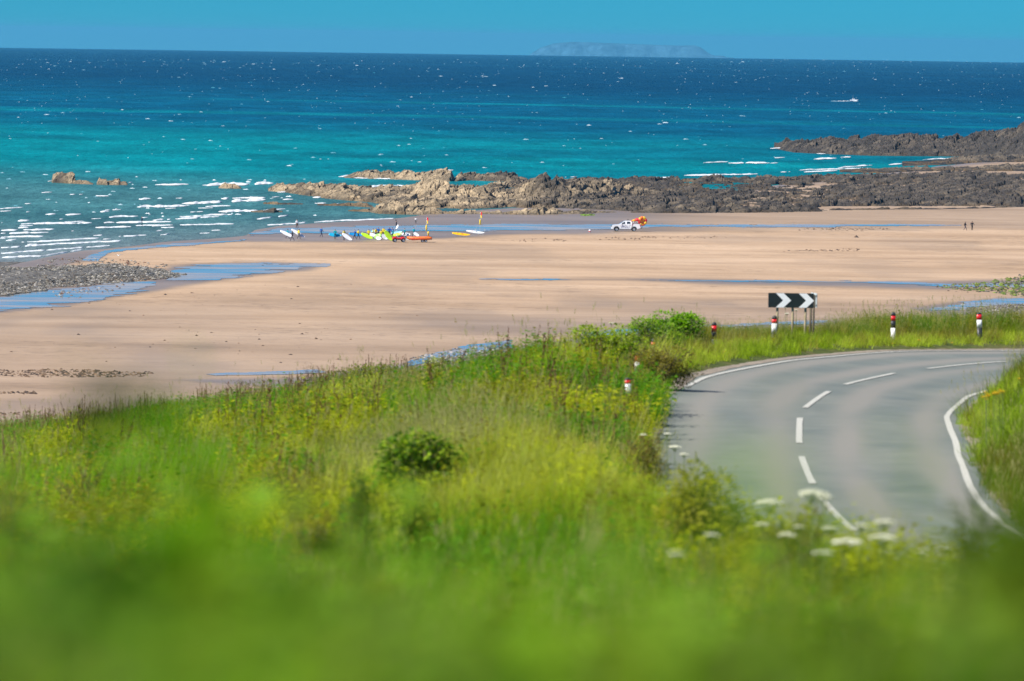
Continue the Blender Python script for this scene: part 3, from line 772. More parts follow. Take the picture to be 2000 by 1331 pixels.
# ================================================================== THE HILLSIDE AND THE ROAD
CTR = np.array([(-12, 21, 2.4), (0, 17.5, 2.8), (15, 13.5, 3.6), (30, 9.6, 4.6), (40, 7.4, 5.1), (50, 5.8, 5.5), (60, 4.75, 5.8), (67, 4.35, 5.98), (75.5, 4.2, 6.12), (84.5, 4.38, 6.22), (87.5, 4.5, 6.23), (93.5, 4.81, 6.24), (96.5, 5.05, 6.26),
                (102.4, 5.78, 6.34), (105.4, 6.25, 6.39), (111.25, 7.56, 6.51), (114.1, 8.42, 6.57), (119.8, 10.55, 6.72), (125, 13.2, 6.96), (131, 17.5, 7.22), (138, 24, 7.55), (146, 34, 8.0), (150, 45, 8.3)], float)   # d, x, drop
def catmull(P, n):
    out = []
    for i in range(len(P) - 1):
        p0 = P[max(i - 1, 0)]; p1 = P[i]; p2 = P[i + 1]; p3 = P[min(i + 2, len(P) - 1)]
        for t in np.linspace(0, 1, n, endpoint=False):
            out.append(0.5 * (2 * p1 + (p2 - p0) * t + (2 * p0 - 5 * p1 + 4 * p2 - p3) * t * t + (3 * p1 - p0 - 3 * p2 + p3) * t ** 3))
    out.append(P[-1]); return np.array(out)
CTR[:, 2] += 0.000364 * CTR[:, 0]
_c = catmull(CTR, 16)
_c = np.stack([_c[:, 1], _c[:, 0], HC - _c[:, 2]], -1)                 # x, y, z
_s = np.concatenate([[0], np.cumsum(np.linalg.norm(np.diff(_c, axis=0), axis=1))])
SS = np.arange(0, _s[-1], 0.4)
RC = np.stack([np.interp(SS, _s, _c[:, k]) for k in range(3)], -1)
RT = np.gradient(RC, axis=0); RT /= np.linalg.norm(RT[:, :2], axis=1, keepdims=True)
RNRM = np.stack([RT[:, 1], -RT[:, 0]], -1)                             # to the right of travel (away from the camera)
def bank_of(y): return 0.045 * sstep(88, 108, y) + 0.004
def road_pt(s, lat, up=0.0):
    s = np.asarray(s, float)
    x = np.interp(s, SS, RC[:, 0]); y = np.interp(s, SS, RC[:, 1]); z = np.interp(s, SS, RC[:, 2])
    nx = np.interp(s, SS, RNRM[:, 0]); ny = np.interp(s, SS, RNRM[:, 1])
    return np.stack([x + nx * lat, y + ny * lat, z - bank_of(y) * lat + up], -1)
def road_query(x, y):
    """signed lateral offset from the road centre (right positive), road height there, distance along"""
    sh = x.shape; x = x.ravel(); y = y.ravel()
    lat = np.empty(len(x)); zz = np.empty(len(x)); ss = np.empty(len(x))
    sub = slice(None, None, 2)
    R = RC[sub]; Nn = RNRM[sub]; S2 = SS[sub]
    for a in range(0, len(x), 20000):
        dx = x[a:a + 20000, None] - R[None, :, 0]; dy = y[a:a + 20000, None] - R[None, :, 1]
        q = dx * dx + dy * dy
        i = q.argmin(1); r = np.arange(len(i))
        sg = np.sign(dx[r, i] * Nn[i, 0] + dy[r, i] * Nn[i, 1])
        l = np.sqrt(q[r, i]) * sg
        lat[a:a + 20000] = l; zz[a:a + 20000] = R[i, 2] - bank_of(R[i, 1]) * np.clip(l, -3.2, 3.2); ss[a:a + 20000] = S2[i]
    return lat.reshape(sh), zz.reshape(sh), ss.reshape(sh)

HW = 2.75
def hw_right(y): return HW - 0.42 * (1 - sstep(70, 90, y)) * sstep(40, 60, y)
def hw_left(y): return HW - 0.48 * (1 - sstep(90, 106, y)) * sstep(45, 70, y)
BASE = piece([(-15, 1.6), (0, 1.55), (3, 1.2), (6, 1.35), (10, 1.85), (15, 2.4), (20, 2.95), (30, 3.75), (45, 4.65), (60, 5.35), (75, 5.85), (90, 6.3), (105, 6.75), (120, 7.25), (140, 8.0), (200, 9)])
def ground(x, y):
    x = np.asarray(x, float); y = np.asarray(y, float)
    L = np.maximum(-x, 0)
    z = HC - BASE(y) - 0.000364 * y - (0.127 * L + 0.0015 * L * L) * sstep(25, 95, y) - 0.03 * L * (1 - sstep(25, 95, y))
    z = z + (fbm(x / 7, y / 9, 201, 3) - 0.5) * 0.5 * sstep(8, 30, y) + (fbm(x / 1.6, y / 1.6, 202, 2) - 0.5) * 0.12
    lat, rz, ss = road_query(x, y)
    al = np.abs(lat)
    # left of the road: hedge bank near, level verge far
    bl = rz + (0.12 + 0.8 * (1 - sstep(55, 84, y))) * sstep(HW, HW + 1.4, al) + 0.02 - 0.10 * sstep(HW + 1.5, HW + 5, al) * sstep(100, 112, y)
    # right of the road: bank on the inside of the bend
    br = rz + 0.03 + 0.80 * sstep(HW + 0.05, HW + 1.4, al) + 0.08 * np.clip(al - HW - 1.2, 0, 20)
    wv_ = 4.0 * sstep(100, 112, y) * sstep(2.2, 4.8, x)
    k = 1 - sstep(HW + 1.2 + wv_, HW + 5.0 + wv_, al)
    left = z * (1 - k) + bl * k
    edge_y = 123.5 + 0.35 * np.clip(x, 0, 40)
    verge = np.where(lat < 0, left, br)
    zz = np.where(lat < 0, left, verge)
    zz = (rz - 0.12) + (zz - (rz - 0.12)) * sstep(HW - 0.45, HW + 0.35, al)
    # the slope falls away to the beach beyond the crest
    out = np.maximum(y - 124.5 - 0.1 * np.clip(-x, 0, 40) - 0 * edge_y, 0)
    outr = np.where((lat < 0) & (y > 95), np.maximum(al - HW - 7.5, 0), 0)
    o = np.where(x > 2.0, outr, np.maximum(out, 0))
    o = np.where((x > 2.0) & (lat > 0), 0, o)
    tblend = np.clip((x + 2) / 6.0, 0, 1)
    o = out * (1 - tblend) + np.where(lat > 0, 0, outr) * tblend
    zz = zz - 0.62 * o - 0.012 * o * o * (o < 40)
    return np.maximum(zz, -1.5), lat, rz

xs = np.concatenate([np.arange(-60, -16, 2.0), np.arange(-16, 20, 0.3), np.arange(20, 62, 1.2)])
ys = np.concatenate([np.arange(-14, 2, 1.0), np.arange(2, 132, 0.36), np.arange(132, 200, 1.5)])
YY, XX = np.meshgrid(ys, xs, indexing='ij')
GZ, GL, _ = ground(XX, YY)
m, nt, out = nmat('soil_and_thatch')
b = N(nt, 'ShaderNodeBsdfPrincipled')
n1 = noise_node(nt, 1.2, 5); n2 = noise_node(nt, 14.0, 4)
r = ramp(nt, n1.outputs['Fac'], [(0.3, (0.055, 0.075, 0.018)), (0.5, (0.095, 0.115, 0.03)), (0.7, (0.14, 0.12, 0.05))])
r2 = ramp(nt, n2.outputs['Fac'], [(0.3, 0.6), (0.7, 1.3)])
nt.links.new(mixc(nt, 'MULTIPLY', 1.0, r.outputs[0], r2.outputs[0]), b.inputs['Base Color'])
b.inputs['Roughness'].default_value = 0.95; b.inputs['Specular IOR Level'].default_value = 0.1
nt.links.new(b.outputs[0], out.inputs[0])
me = mesh_np('hillside', np.stack([XX, YY, GZ], -1), grid_faces(len(ys), len(xs)), m, True)
tag(link(bpy.data.objects.new('hillside', me)), 'overgrown hillside sloping down to the beach', kind='structure')

LATROAD = []
def strip(name, s0, s1, l0, l1, up, mat, n_lat=1, step=0.4, parent=None, edge_noise=0.0, seed=0):
    s = np.arange(s0, s1 + 1e-6, step) if s1 - s0 > step * 2 else np.linspace(s0, s1, 5)
    ys_ = np.interp(s, SS, RC[:, 1])
    l0 = l0(ys_) if callable(l0) else l0 + 0 * s
    l1 = l1(ys_) if callable(l1) else l1 + 0 * s
    lats = [l0 + (l1 - l0) * t for t in np.linspace(0, 1, n_lat + 1)]
    cols = []
    for j, l in enumerate(lats):
        e = (fbm(s / 1.6, s * 0 + j * 9 + seed, 301 + seed, 3) - 0.5) * edge_noise if j in (0, n_lat) else 0
        cols.append(road_pt(s, l + e, up))
    G = np.stack(cols, 1)
    me = mesh_np(name, G, grid_faces(len(s), len(lats))[:, ::-1], mat, True)
    return link(bpy.data.objects.new(name, me), parent)

m, nt, out = nmat('asphalt')
b = N(nt, 'ShaderNodeBsdfPrincipled')
n1 = noise_node(nt, 0.35, 4); n2 = noise_node(nt, 90.0, 3, 0.7); n3 = noise_node(nt, 2.2, 5)
r1 = ramp(nt, n1.outputs['Fac'], [(0.3, (0.135, 0.158, 0.145)), (0.7, (0.205, 0.215, 0.185))])
r2 = ramp(nt, n2.outputs['Fac'], [(0.3, 0.75), (0.7, 1.25)])
r3 = ramp(nt, n3.outputs['Fac'], [(0.3, 0.90), (0.7, 1.08)])
c = mixc(nt, 'MULTIPLY', 1.0, r1.outputs[0], r2.outputs[0]); c = mixc(nt, 'MULTIPLY', 1.0, c, r3.outputs[0])
aw = N(nt, 'ShaderNodeAttribute'); aw.attribute_name = 'wear'
c = mixc(nt, 'MIX', aw.outputs['Fac'], c, (0.235, 0.225, 0.195))
nt.links.new(c, b.inputs['Base Color']); b.inputs['Roughness'].default_value = 0.8; b.inputs['Specular IOR Level'].default_value = 0.2
bu = N(nt, 'ShaderNodeBump'); bu.inputs['Strength'].default_value = 0.4; bu.inputs['Distance'].default_value = 0.008
nt.links.new(n2.outputs['Fac'], bu.inputs['Height']); nt.links.new(bu.outputs[0], b.inputs['Normal'])
nt.links.new(b.outputs[0], out.inputs[0])
M_ASPH = m
m, nt, out = nmat('road_paint')
b = N(nt, 'ShaderNodeBsdfPrincipled')
n1 = noise_node(nt, 28.0, 5, 0.7)
r1 = ramp(nt, n1.outputs['Fac'], [(0.34, (0.34, 0.34, 0.30)), (0.52, (0.54, 0.525, 0.45))])
nt.links.new(r1.outputs[0], b.inputs['Base Color']); b.inputs['Roughness'].default_value = 0.7
nt.links.new(b.outputs[0], out.inputs[0])
M_LINE = m
M_GRIT = simple('roadside_grit', (0.27, 0.225, 0.175), 0.95, 0.2, var=0.35, scale=6.0)
road = strip('road', 0, SS[-1], lambda y: -hw_left(y), hw_right, 0.0, M_ASPH, 40, 0.4, None, 0.16)
_l = np.tile(np.linspace(-HW, HW, 41), (len(road.data.vertices) // 41, 1)); _sg = np.repeat(np.arange(_l.shape[0])[:, None] * 0.4, 41, 1)
_tr = sum(np.exp(-((_l - c_ - 0.25 * (fbm(_sg / 14, _sg * 0 + c_, 555, 2) - 0.5)) / 0.30) ** 2) for c_ in (-2.05, -0.65, 0.65, 2.05))
_tr = _tr * (0.5 + vnoise(_sg / 6, _l * 1.3, 557))
vcol(road.data, 'wear', np.repeat(np.clip(_tr, 0, 1)[..., None], 3, -1))
tag(road, 'grey country road curving round the bend out of the right side', kind='structure')
grit = strip('road_edge', 40, SS[-1] - 2, lambda y: -hw_left(y) - 0.20, lambda y: -hw_left(y) + 0.10, 0.006, M_GRIT, 2, 0.25, None, 0.16, 3)
tag(grit, 'strip of pale grit along the outer edge of the road', kind='structure')
grit = strip('road_edge', 20, SS[-1] - 2, lambda y: hw_right(y) - 0.08, lambda y: hw_right(y) + 0.10, 0.006, M_GRIT, 2, 0.25, None, 0.12, 5)
tag(grit, 'strip of pale grit along the inner edge of the road', kind='structure')
# painted lines: parts of the road
ln = strip('edge_line', SS[np.argmin(np.hypot(RC[:, 0] - 5.5, RC[:, 1] - 101))], SS[-1] - 2, -HW + 0.23, -HW + 0.33, 0.011, M_LINE, 1, 0.3, road, 0.02, 7); ln['label'] = 'solid white edge line on the outer side of the bend'
ln = strip('edge_line', 2, SS[-1] - 2, lambda y: hw_right(y) - 0.34, lambda y: hw_right(y) - 0.24, 0.011, M_LINE, 1, 0.3, road, 0.02, 9); ln['label'] = 'solid white edge line on the inner side of the bend'
_i0 = np.argmin(np.hypot(RC[:, 0] - 4.5, RC[:, 1] - 87.5))
sA = SS[_i0]
for k in range(-9, 8):
    a0 = sA + 9.0 * k
    if a0 < 2 or a0 + 6 > SS[-1] - 2: continue
    strip('centre_dash', a0, a0 + 6.0, -0.05, 0.05, 0.010, M_LINE, 1, 0.3, road, 0.012, 11 + k)

# ================================================================== PLANTS
def blade(V, F, T, p, h, w, az, lean, bend, r, seg=4, tone=0.0):
    """one grass blade: a bent tapering strip"""
    b0 = len(V)
    ca, sa = math.cos(az), math.sin(az)
    wa = az + math.pi / 2 + r.uniform(-0.5, 0.5)
    cw, sw = math.cos(wa), math.sin(wa)
    for i in range(seg + 1):
        t = i / seg
        o = lean * t * h + bend * t * t * h
        z = h * (t - 0.32 * (abs(bend) + abs(lean)) * t * t)
        ww = w * (1 - t) ** 0.7 * 0.5 + 0.0004
        x = p[0] + ca * o; y = p[1] + sa * o
        V.append((x - cw * ww, y - sw * ww, z)); V.append((x + cw * ww, y + sw * ww, z)); T += [t, t]
    for i in range(seg):
        F.append((b0 + 2 * i, b0 + 2 * i + 1, b0 + 2 * i + 3, b0 + 2 * i + 2))
    return (p[0] + ca * (lean + bend) * h, p[1] + sa * (lean + bend) * h, h * (1 - 0.32 * (abs(bend) + abs(lean))))

def leaf(V, F, c, d, n, L, W):
    """a pointed leaf folded along its midrib: c base, d direction, n up side"""
    d = Vector(d).normalized(); n = Vector(n); s = d.cross(n).normalized(); n = s.cross(d).normalized()
    c = Vector(c); b0 = len(V)
    pts = [c, c + d * L * 0.35 + s * W * 0.5 + n * W * 0.12, c + d * L * 0.35 - s * W * 0.5 + n * W * 0.12, c + d * L * 0.75 + s * W * 0.36, c + d * L * 0.75 - s * W * 0.36, c + d * L - n * L * 0.1, c + d * L * 0.4 - n * 0.02 * L]
    V += [tuple(p) for p in pts]
    F += [(b0, b0 + 6, b0 + 1), (b0, b0 + 2, b0 + 6), (b0 + 6, b0 + 3, b0 + 1), (b0 + 6, b0 + 2, b0 + 4), (b0 + 6, b0 + 5, b0 + 3), (b0 + 6, b0 + 4, b0 + 5)]

def poly_mesh(name, V, F, mats, mi=None):
    me = bpy.data.meshes.new(name)
    me.from_pydata([tuple(v) for v in V], [], F)
    for m in (mats if isinstance(mats, (list, tuple)) else [mats]): me.materials.append(m)
    if mi is not None: me.polygons.foreach_set('material_index', mi)
    me.update()
    return me

M_BLADE = leaf_mat('grass_blade', trans=0.42)
M_LEAF = leaf_mat('weed_leaf', trans=0.38, var=0.3)
M_STRAW = leaf_mat('dry_seed_head', (0.33, 0.31, 0.13), trans=0.4)
M_DOCK = leaf_mat('dock_seed', (0.16, 0.085, 0.05), trans=0.25)

def t_grass(name, seed, n=26, h=(0.35, 0.8), w=0.010, spread=0.16, seeds=0, bend=0.5):
    r = random.Random(seed); V = []; F = []; T = []; MI = []
    for i in range(n):
        a = r.uniform(0, 6.28); q = spread * math.sqrt(r.random())
        f0 = len(F)
        blade(V, F, T, (q * math.cos(a), q * math.sin(a)), r.uniform(*h), w * r.uniform(0.6, 1.3), r.gauss(0.2, 1.3), r.uniform(0.05, 0.3), r.uniform(0.05, bend), r)
        MI += [0] * (len(F) - f0)
    for i in range(seeds):
        a = r.uniform(0, 6.28); q = spread * math.sqrt(r.random()); hh = h[1] * r.uniform(0.95, 1.35)
        f0 = len(F)
        tip = blade(V, F, T, (q * math.cos(a), q * math.sin(a)), hh, 0.0045, r.gauss(0.1, 0.9), r.uniform(0.05, 0.2), r.uniform(0.05, 0.25), r)
        MI += [1] * (len(F) - f0); f0 = len(F)
        for k in range(6):                   # loose seed head
            z = tip[2] - 0.015 * k
            leaf(V, F, (tip[0], tip[1], z - 0.02), (r.uniform(-1, 1), r.uniform(-1, 1), 1.2), (0, 0.3, 1), 0.035, 0.009)
        MI += [1] * (len(F) - f0)
    return poly_mesh(name, V, F, [M_BLADE, M_STRAW], MI)

def t_weed(name, seed, stems=9, h=(0.3, 0.75), L=0.07, W=0.035, per=9, spread=0.2, mat=None, droop=0.2):
    r = random.Random(seed); V = []; F = []; T = []
    for i in range(stems):
        a = r.uniform(0, 6.28); q = spread * math.sqrt(r.random()); hh = r.uniform(*h)
        p = (q * math.cos(a), q * math.sin(a)); az = r.uniform(0, 6.28); ln = r.uniform(0, 0.35)
        blade(V, F, T, p, hh, 0.008, az, ln, 0.05, r, 3)
        for k in range(per):
            t = 0.25 + 0.75 * (k + r.random()) / per
            o = ln * t * hh
            c = (p[0] + math.cos(az) * o, p[1] + math.sin(az) * o, hh * t * 0.93)
            la = r.uniform(0, 6.28)
            leaf(V, F, c, (math.cos(la), math.sin(la), r.uniform(-droop, 0.6)), (r.uniform(-.3, .3), r.uniform(-.3, .3), 1), L * r.uniform(0.6, 1.2), W * r.uniform(0.7, 1.2))
    return poly_mesh(name, V, F, mat or M_LEAF)

def t_dock(name, seed):
    r = random.Random(seed); V = []; F = []; T = []
    for i in range(4):
        a = r.uniform(0, 6.28); q = 0.12 * math.sqrt(r.random()); hh = r.uniform(0.5, 0.95)
        p = (q * math.cos(a), q * math.sin(a)); az = r.uniform(0, 6.28); ln = r.uniform(0, 0.18)
        blade(V, F, T, p, hh, 0.008, az, ln, 0.0, r, 3)
        for k in range(26):
            t = 0.45 + 0.55 * r.random(); o = ln * t * hh; la = r.uniform(0, 6.28)
            leaf(V, F, (p[0] + math.cos(az) * o, p[1] + math.sin(az) * o, hh * t * 0.95), (math.cos(la), math.sin(la), 1.4), (0, 0, 1), 0.045 * (1.3 - t * 0.7), 0.018)
    return poly_mesh(name, V, F, M_DOCK)

TC = bpy.data.collections.new('plant_kinds')
def tmpl(me):
    o = bpy.data.objects.new(me.name, me); TC.objects.link(o); return o
KIND = {}
def addk(key, me):
    KIND.setdefault(key, []).append(len(TC.objects)); tmpl(me)
_q = 0
def nm(s):
    global _q
    _q += 1
    return 'k%02d_%s' % (_q, s)
for s_ in (1, 2, 3): addk('grass', t_grass(nm('grass_clump'), s_, 28, (0.35, 0.75)))
for s_ in (4, 5): addk('tall', t_grass(nm('tall_grass'), s_, 24, (0.55, 1.0), 0.010, 0.16, 2, 0.4))
for s_ in (6, 7): addk('seed', t_grass(nm('seed_grass'), s_, 16, (0.4, 0.75), 0.008, 0.2, 7, 0.3))
for s_ in (8, 9): addk('weed', t_weed(nm('leafy_weed'), s_))
for s_ in (10, 11): addk('broad', t_weed(nm('broad_weed'), s_, 10, (0.3, 0.8), 0.075, 0.045, 9, 0.22, None, 0.4))
addk('short', t_grass(nm('short_grass'), 12, 40, (0.10, 0.28), 0.007, 0.17)); addk('short', t_grass(nm('short_grass'), 13, 40, (0.10, 0.30), 0.007, 0.17))
addk('dock', t_dock(nm('dock'), 14)); addk('dock', t_dock(nm('dock'), 15))
for s_ in (16, 17): addk('fern', t_weed(nm('feathery_weed'), s_, 12, (0.3, 0.7), 0.045, 0.014, 22, 0.2, None, 0.1))

def scatter(name, label, P, idx, rot, scl, tint):
    """one mass of plants: points carrying kind, turn, size and tint, instanced by geometry nodes"""
    n = len(P)
    me = bpy.data.meshes.new(name)
    me.vertices.add(n); me.vertices.foreach_set('co', np.asarray(P, np.float32).ravel())
    a = me.attributes.new('idx', 'INT', 'POINT'); a.data.foreach_set('value', np.asarray(idx, np.int32))
    a = me.attributes.new('rot', 'FLOAT_VECTOR', 'POINT'); a.data.foreach_set('vector', np.asarray(rot, np.float32).ravel())
    a = me.attributes.new('scl', 'FLOAT_VECTOR', 'POINT'); a.data.foreach_set('vector', np.asarray(scl, np.float32).ravel())
    a = me.attributes.new('tint', 'FLOAT_VECTOR', 'POINT'); a.data.foreach_set('vector', np.asarray(tint, np.float32).ravel())
    o = link(bpy.data.objects.new(name, me))
    ng = bpy.data.node_groups.get('plant_scatter')
    if ng is None:
        ng = bpy.data.node_groups.new('plant_scatter', 'GeometryNodeTree')
        ng.interface.new_socket('Geometry', in_out='INPUT', socket_type='NodeSocketGeometry')
        ng.interface.new_socket('Geometry', in_out='OUTPUT', socket_type='NodeSocketGeometry')
        gi = ng.nodes.new('NodeGroupInput'); go = ng.nodes.new('NodeGroupOutput')
        ci = ng.nodes.new('GeometryNodeCollectionInfo'); ci.inputs['Collection'].default_value = TC
        ci.inputs['Separate Children'].default_value = True; ci.inputs['Reset Children'].default_value = True
        ip = ng.nodes.new('GeometryNodeInstanceOnPoints'); ip.inputs['Pick Instance'].default_value = True
        def na(nm_, ty):
            q = ng.nodes.new('GeometryNodeInputNamedAttribute'); q.data_type = ty; q.inputs['Name'].default_value = nm_
            return [s for s in q.outputs if s.enabled and s.name == 'Attribute'][0]
        ng.links.new(gi.outputs[0], ip.inputs['Points']); ng.links.new(ci.outputs[0], ip.inputs['Instance'])
        ng.links.new(na('idx', 'INT'), ip.inputs['Instance Index'])
        er = ng.nodes.new('FunctionNodeEulerToRotation'); ng.links.new(na('rot', 'FLOAT_VECTOR'), er.inputs[0])
        ng.links.new(er.outputs[0], ip.inputs['Rotation']); ng.links.new(na('scl', 'FLOAT_VECTOR'), ip.inputs['Scale'])
        ng.links.new(ip.outputs[0], go.inputs[0])
    md = o.modifiers.new('scatter', 'NODES'); md.node_group = ng
    return tag(o, label, kind='stuff')

GREENS = dict(bright=(0.115, 0.235, 0.012), fresh=(0.17, 0.255, 0.018), yellow=(0.225, 0.26, 0.014), olive=(0.15, 0.155, 0.022), deep=(0.050, 0.135, 0.007), straw=(0.34, 0.29, 0.14), pale=(0.25, 0.29, 0.07), brown=(0.15, 0.10, 0.05))
GV = {k: np.array(v) for k, v in GREENS.items()}

def pick(kindnames, n, rng):
    pool_ = sum((KIND[k] for k in kindnames), [])
    return np.array(pool_)[rng.integers(0, len(pool_), n)]

rng = np.random.default_rng(5)
# ---- the field and the banks
n = 62000
yy = np.sqrt(rng.random(n) * (150 ** 2 - 7 ** 2) + 7 ** 2)
hw_ = 0.118 * yy + 1.2
xx = rng.uniform(-1, 1, n) * hw_
zz, lat, rz = ground(xx, yy)
al = np.abs(lat)
sx = xx / yy                                                   # where across the view, for naming zones in plain metres below
u = xx
f1 = fbm(xx / 3.2, yy / 7.0, 501, 4); f2 = fbm(xx / 1.3, yy / 2.6, 502, 3); f3 = fbm(xx / 6.0 + 7, yy / 12.0, 503, 3)
keep = (al > np.where(lat < 0, hw_left(yy), hw_right(yy) - 0.15) - 0.1 + np.where(((lat < 0) & (yy < 100)) | ((lat > 0) & (yy < 96)), 0.05, 0.30) + 0.35 * f2) & ~((yy > 131) & (xx < 2)) & (zz > 22)
keep &= ~((lat < 0) & (al > HW + 9.5) & (yy > 110) & (xx > 3))
d_edge = al - HW
zone_verge = (d_edge < 2.0) & (yy > 84) & ((yy > 105) | (lat > 0))
near_short = zone_verge & (rng.random(n) > 0.10 + 0.5 * (d_edge / 2.0))
kind = np.empty(n, int); tint = np.zeros((n, 3)); sc = np.ones(n)
r0 = rng.random(n)
# default: long field grass
kind[:] = pick(['grass', 'grass', 'grass', 'tall'], n, rng)
g = np.where((f1 > 0.52)[:, None], GV['bright'], GV['fresh'])
g = np.where((f3 > 0.57)[:, None], GV['pale'] * 0.95, g)
tint[:] = g
# middle field, long bright grass with pale stems
m_mid = (yy > 78) & (lat < 0) & (d_edge > 3.0)
kind[m_mid] = pick(['tall', 'grass', 'grass', 'grass', 'grass'], m_mid.sum(), rng); sc[m_mid] = 0.8
# lower, weedy part of the slope: leafy, yellow green
m_w = (yy < 74) & (r0 < 0.25 + 0.75 * sstep(0.46, 0.58, f1))
kind[m_w] = pick(['weed', 'fern', 'fern', 'weed', 'broad'], m_w.sum(), rng)
tint[m_w] = np.where((f2[m_w] > 0.56)[:, None], GV['yellow'] * 1.05, np.where((f2[m_w] > 0.46)[:, None], (GV['yellow'] + GV['olive']) / 2, GV['olive'] * 0.8))
m_d = (yy < 74) & (f3 < 0.42) & (r0 < 0.7)
tint[m_d] = GV['deep'] * 1.1
# straw streak above the dark bush and by the roadside posts
m_s = (yy > 66) & (yy < 92) & (np.abs(xx - (-0.75 + (yy - 78) * 0.07)) < 0.75) & (r0 < 0.65)
kind[m_s] = pick(['seed'], m_s.sum(), rng); tint[m_s] = GV['pale'] * 1.2 + GV['straw'] * 0.1
m_s2 = (lat < 0) & (d_edge < 1.7) & (yy > 76) & (yy < 106) & (r0 < 0.62)
kind[m_s2] = pick(['seed', 'tall', 'fern', 'fern', 'seed', 'weed'], m_s2.sum(), rng); sc[m_s2] = 0.9; tint[m_s2] = np.where((f2[m_s2] > 0.5)[:, None], GV['straw'] * 0.6 + GV['olive'] * 0.3, GV['olive'] * 0.8 + GV['fresh'] * 0.3)
# lumps of mixed scrub through the grass, thicker towards the road bank
f4 = fbm(xx / 1.3 + 5, yy / 3.0, 530, 3)
m_sc = (lat < 0) & (yy > 62) & (yy < 117) & (f4 > 0.625 - 0.12 * sstep(5.5, 2.5, d_edge) * (yy > 80)) & (r0 < 0.8)
kind[m_sc] = np.where(rng.random(m_sc.sum()) < 0.05, pick(['dock'], m_sc.sum(), rng), pick(['weed', 'broad', 'broad', 'fern', 'grass'], m_sc.sum(), rng)); sc[m_sc] = np.where(yy[m_sc] > 108, 0.85, 1.1)
tint[m_sc] = np.where((f2[m_sc] > 0.57)[:, None], GV['yellow'] * 0.95, np.where((f2[m_sc] > 0.48)[:, None], GV['olive'] * 0.85, GV['deep'] * 1.1))
# verge beyond the road
m_v = (lat < 0) & (d_edge < 7.5) & (yy > 108)
kind[m_v] = pick(['grass', 'seed', 'short', 'grass'], m_v.sum(), rng)
tint[m_v] = np.where((f2[m_v] > 0.5)[:, None], GV['olive'] * 0.55 + GV['straw'] * 0.22, GV['bright'] * 0.36 + GV['olive'] * 0.36); sc[m_v] = 0.55
m_vh = m_v & (d_edge > 2.7)
kind[m_vh] = pick(['grass', 'seed', 'weed', 'grass', 'grass', 'fern'], m_vh.sum(), rng); sc[m_vh] = np.interp(xx[m_vh], [3.5, 5.0, 6.8, 8.5], [0.7, 0.45, 0.5, 0.85])
tint[m_vh] = np.where((f2[m_vh] > 0.52)[:, None], GV['olive'] * 0.9, np.where((f2[m_vh] > 0.46)[:, None], GV['straw'] * 0.6 + GV['olive'] * 0.3, GV['bright'] * 0.6))
# crest, dark weeds
m_c = (yy > 114) & (xx < 1.0)
kind[m_c] = np.where(rng.random(m_c.sum()) < 0.12, pick(['dock'], m_c.sum(), rng), pick(['grass', 'weed', 'grass', 'broad'], m_c.sum(), rng)); sc[m_c] = 0.72
tint[m_c] = np.where((f2[m_c] > 0.5)[:, None], GV['deep'] * 1.2, GV['olive'])
# right bank inside the bend
m_r = lat > 0
kind[m_r] = pick(['grass', 'short', 'seed', 'grass'], m_r.sum(), rng)
tint[m_r] = np.where((f2[m_r] > 0.52)[:, None], GV['olive'] * 0.62, GV['bright'] * 0.46 + GV['olive'] * 0.15); sc[m_r] = 0.78
kind[near_short] = pick(['short'], near_short.sum(), rng); sc[near_short] = 1.0
tint[near_short] = np.where((f2[near_short] > 0.52)[:, None], GV['fresh'] * 0.95 + GV['straw'] * 0.2, GV['fresh'])
m_p = (yy < 42) & (rng.random(n) < 0.13)
kind[m_p] = pick(['seed', 'tall'], m_p.sum(), rng); tint[m_p] = GV['pale'] * 1.1 + GV['straw'] * 0.3
sc *= (0.75 + 0.5 * rng.random(n)) * (0.8 + 0.45 * f1)
m_n = yy < 40
sc[m_n] *= 1.1
tint *= (0.80 + 0.55 * rng.random((n, 1))) * np.array([1.44, 1.36, 0.80])
rot = np.stack([rng.normal(0, 0.10, n), rng.normal(0.10, 0.10, n), rng.uniform(-0.9, 0.9, n) + (rng.random(n) < 0.5) * 3.14], -1)
P = np.stack([xx, yy, zz - 0.03], -1)
thin = rng.random(n) < np.where(yy < 25, 0.9, 1.0)
k_ = keep & thin
HT = np.array([max(v.co.z for v in o.data.vertices) for o in TC.objects])
amin = np.interp(yy, [7, 12, 20, 30, 45, 60, 75, 95], [0.100, 0.097, 0.094, 0.0915, 0.081, 0.0705, 0.0625, 0.03])
room = (HC - amin * yy) - zz
sc = np.minimum(sc, np.maximum(room, 0.12) / HT[kind] * (0.75 + 0.3 * rng.random(n)))
FIELD = (P[k_], kind[k_], rot[k_], sc[k_], tint[k_])

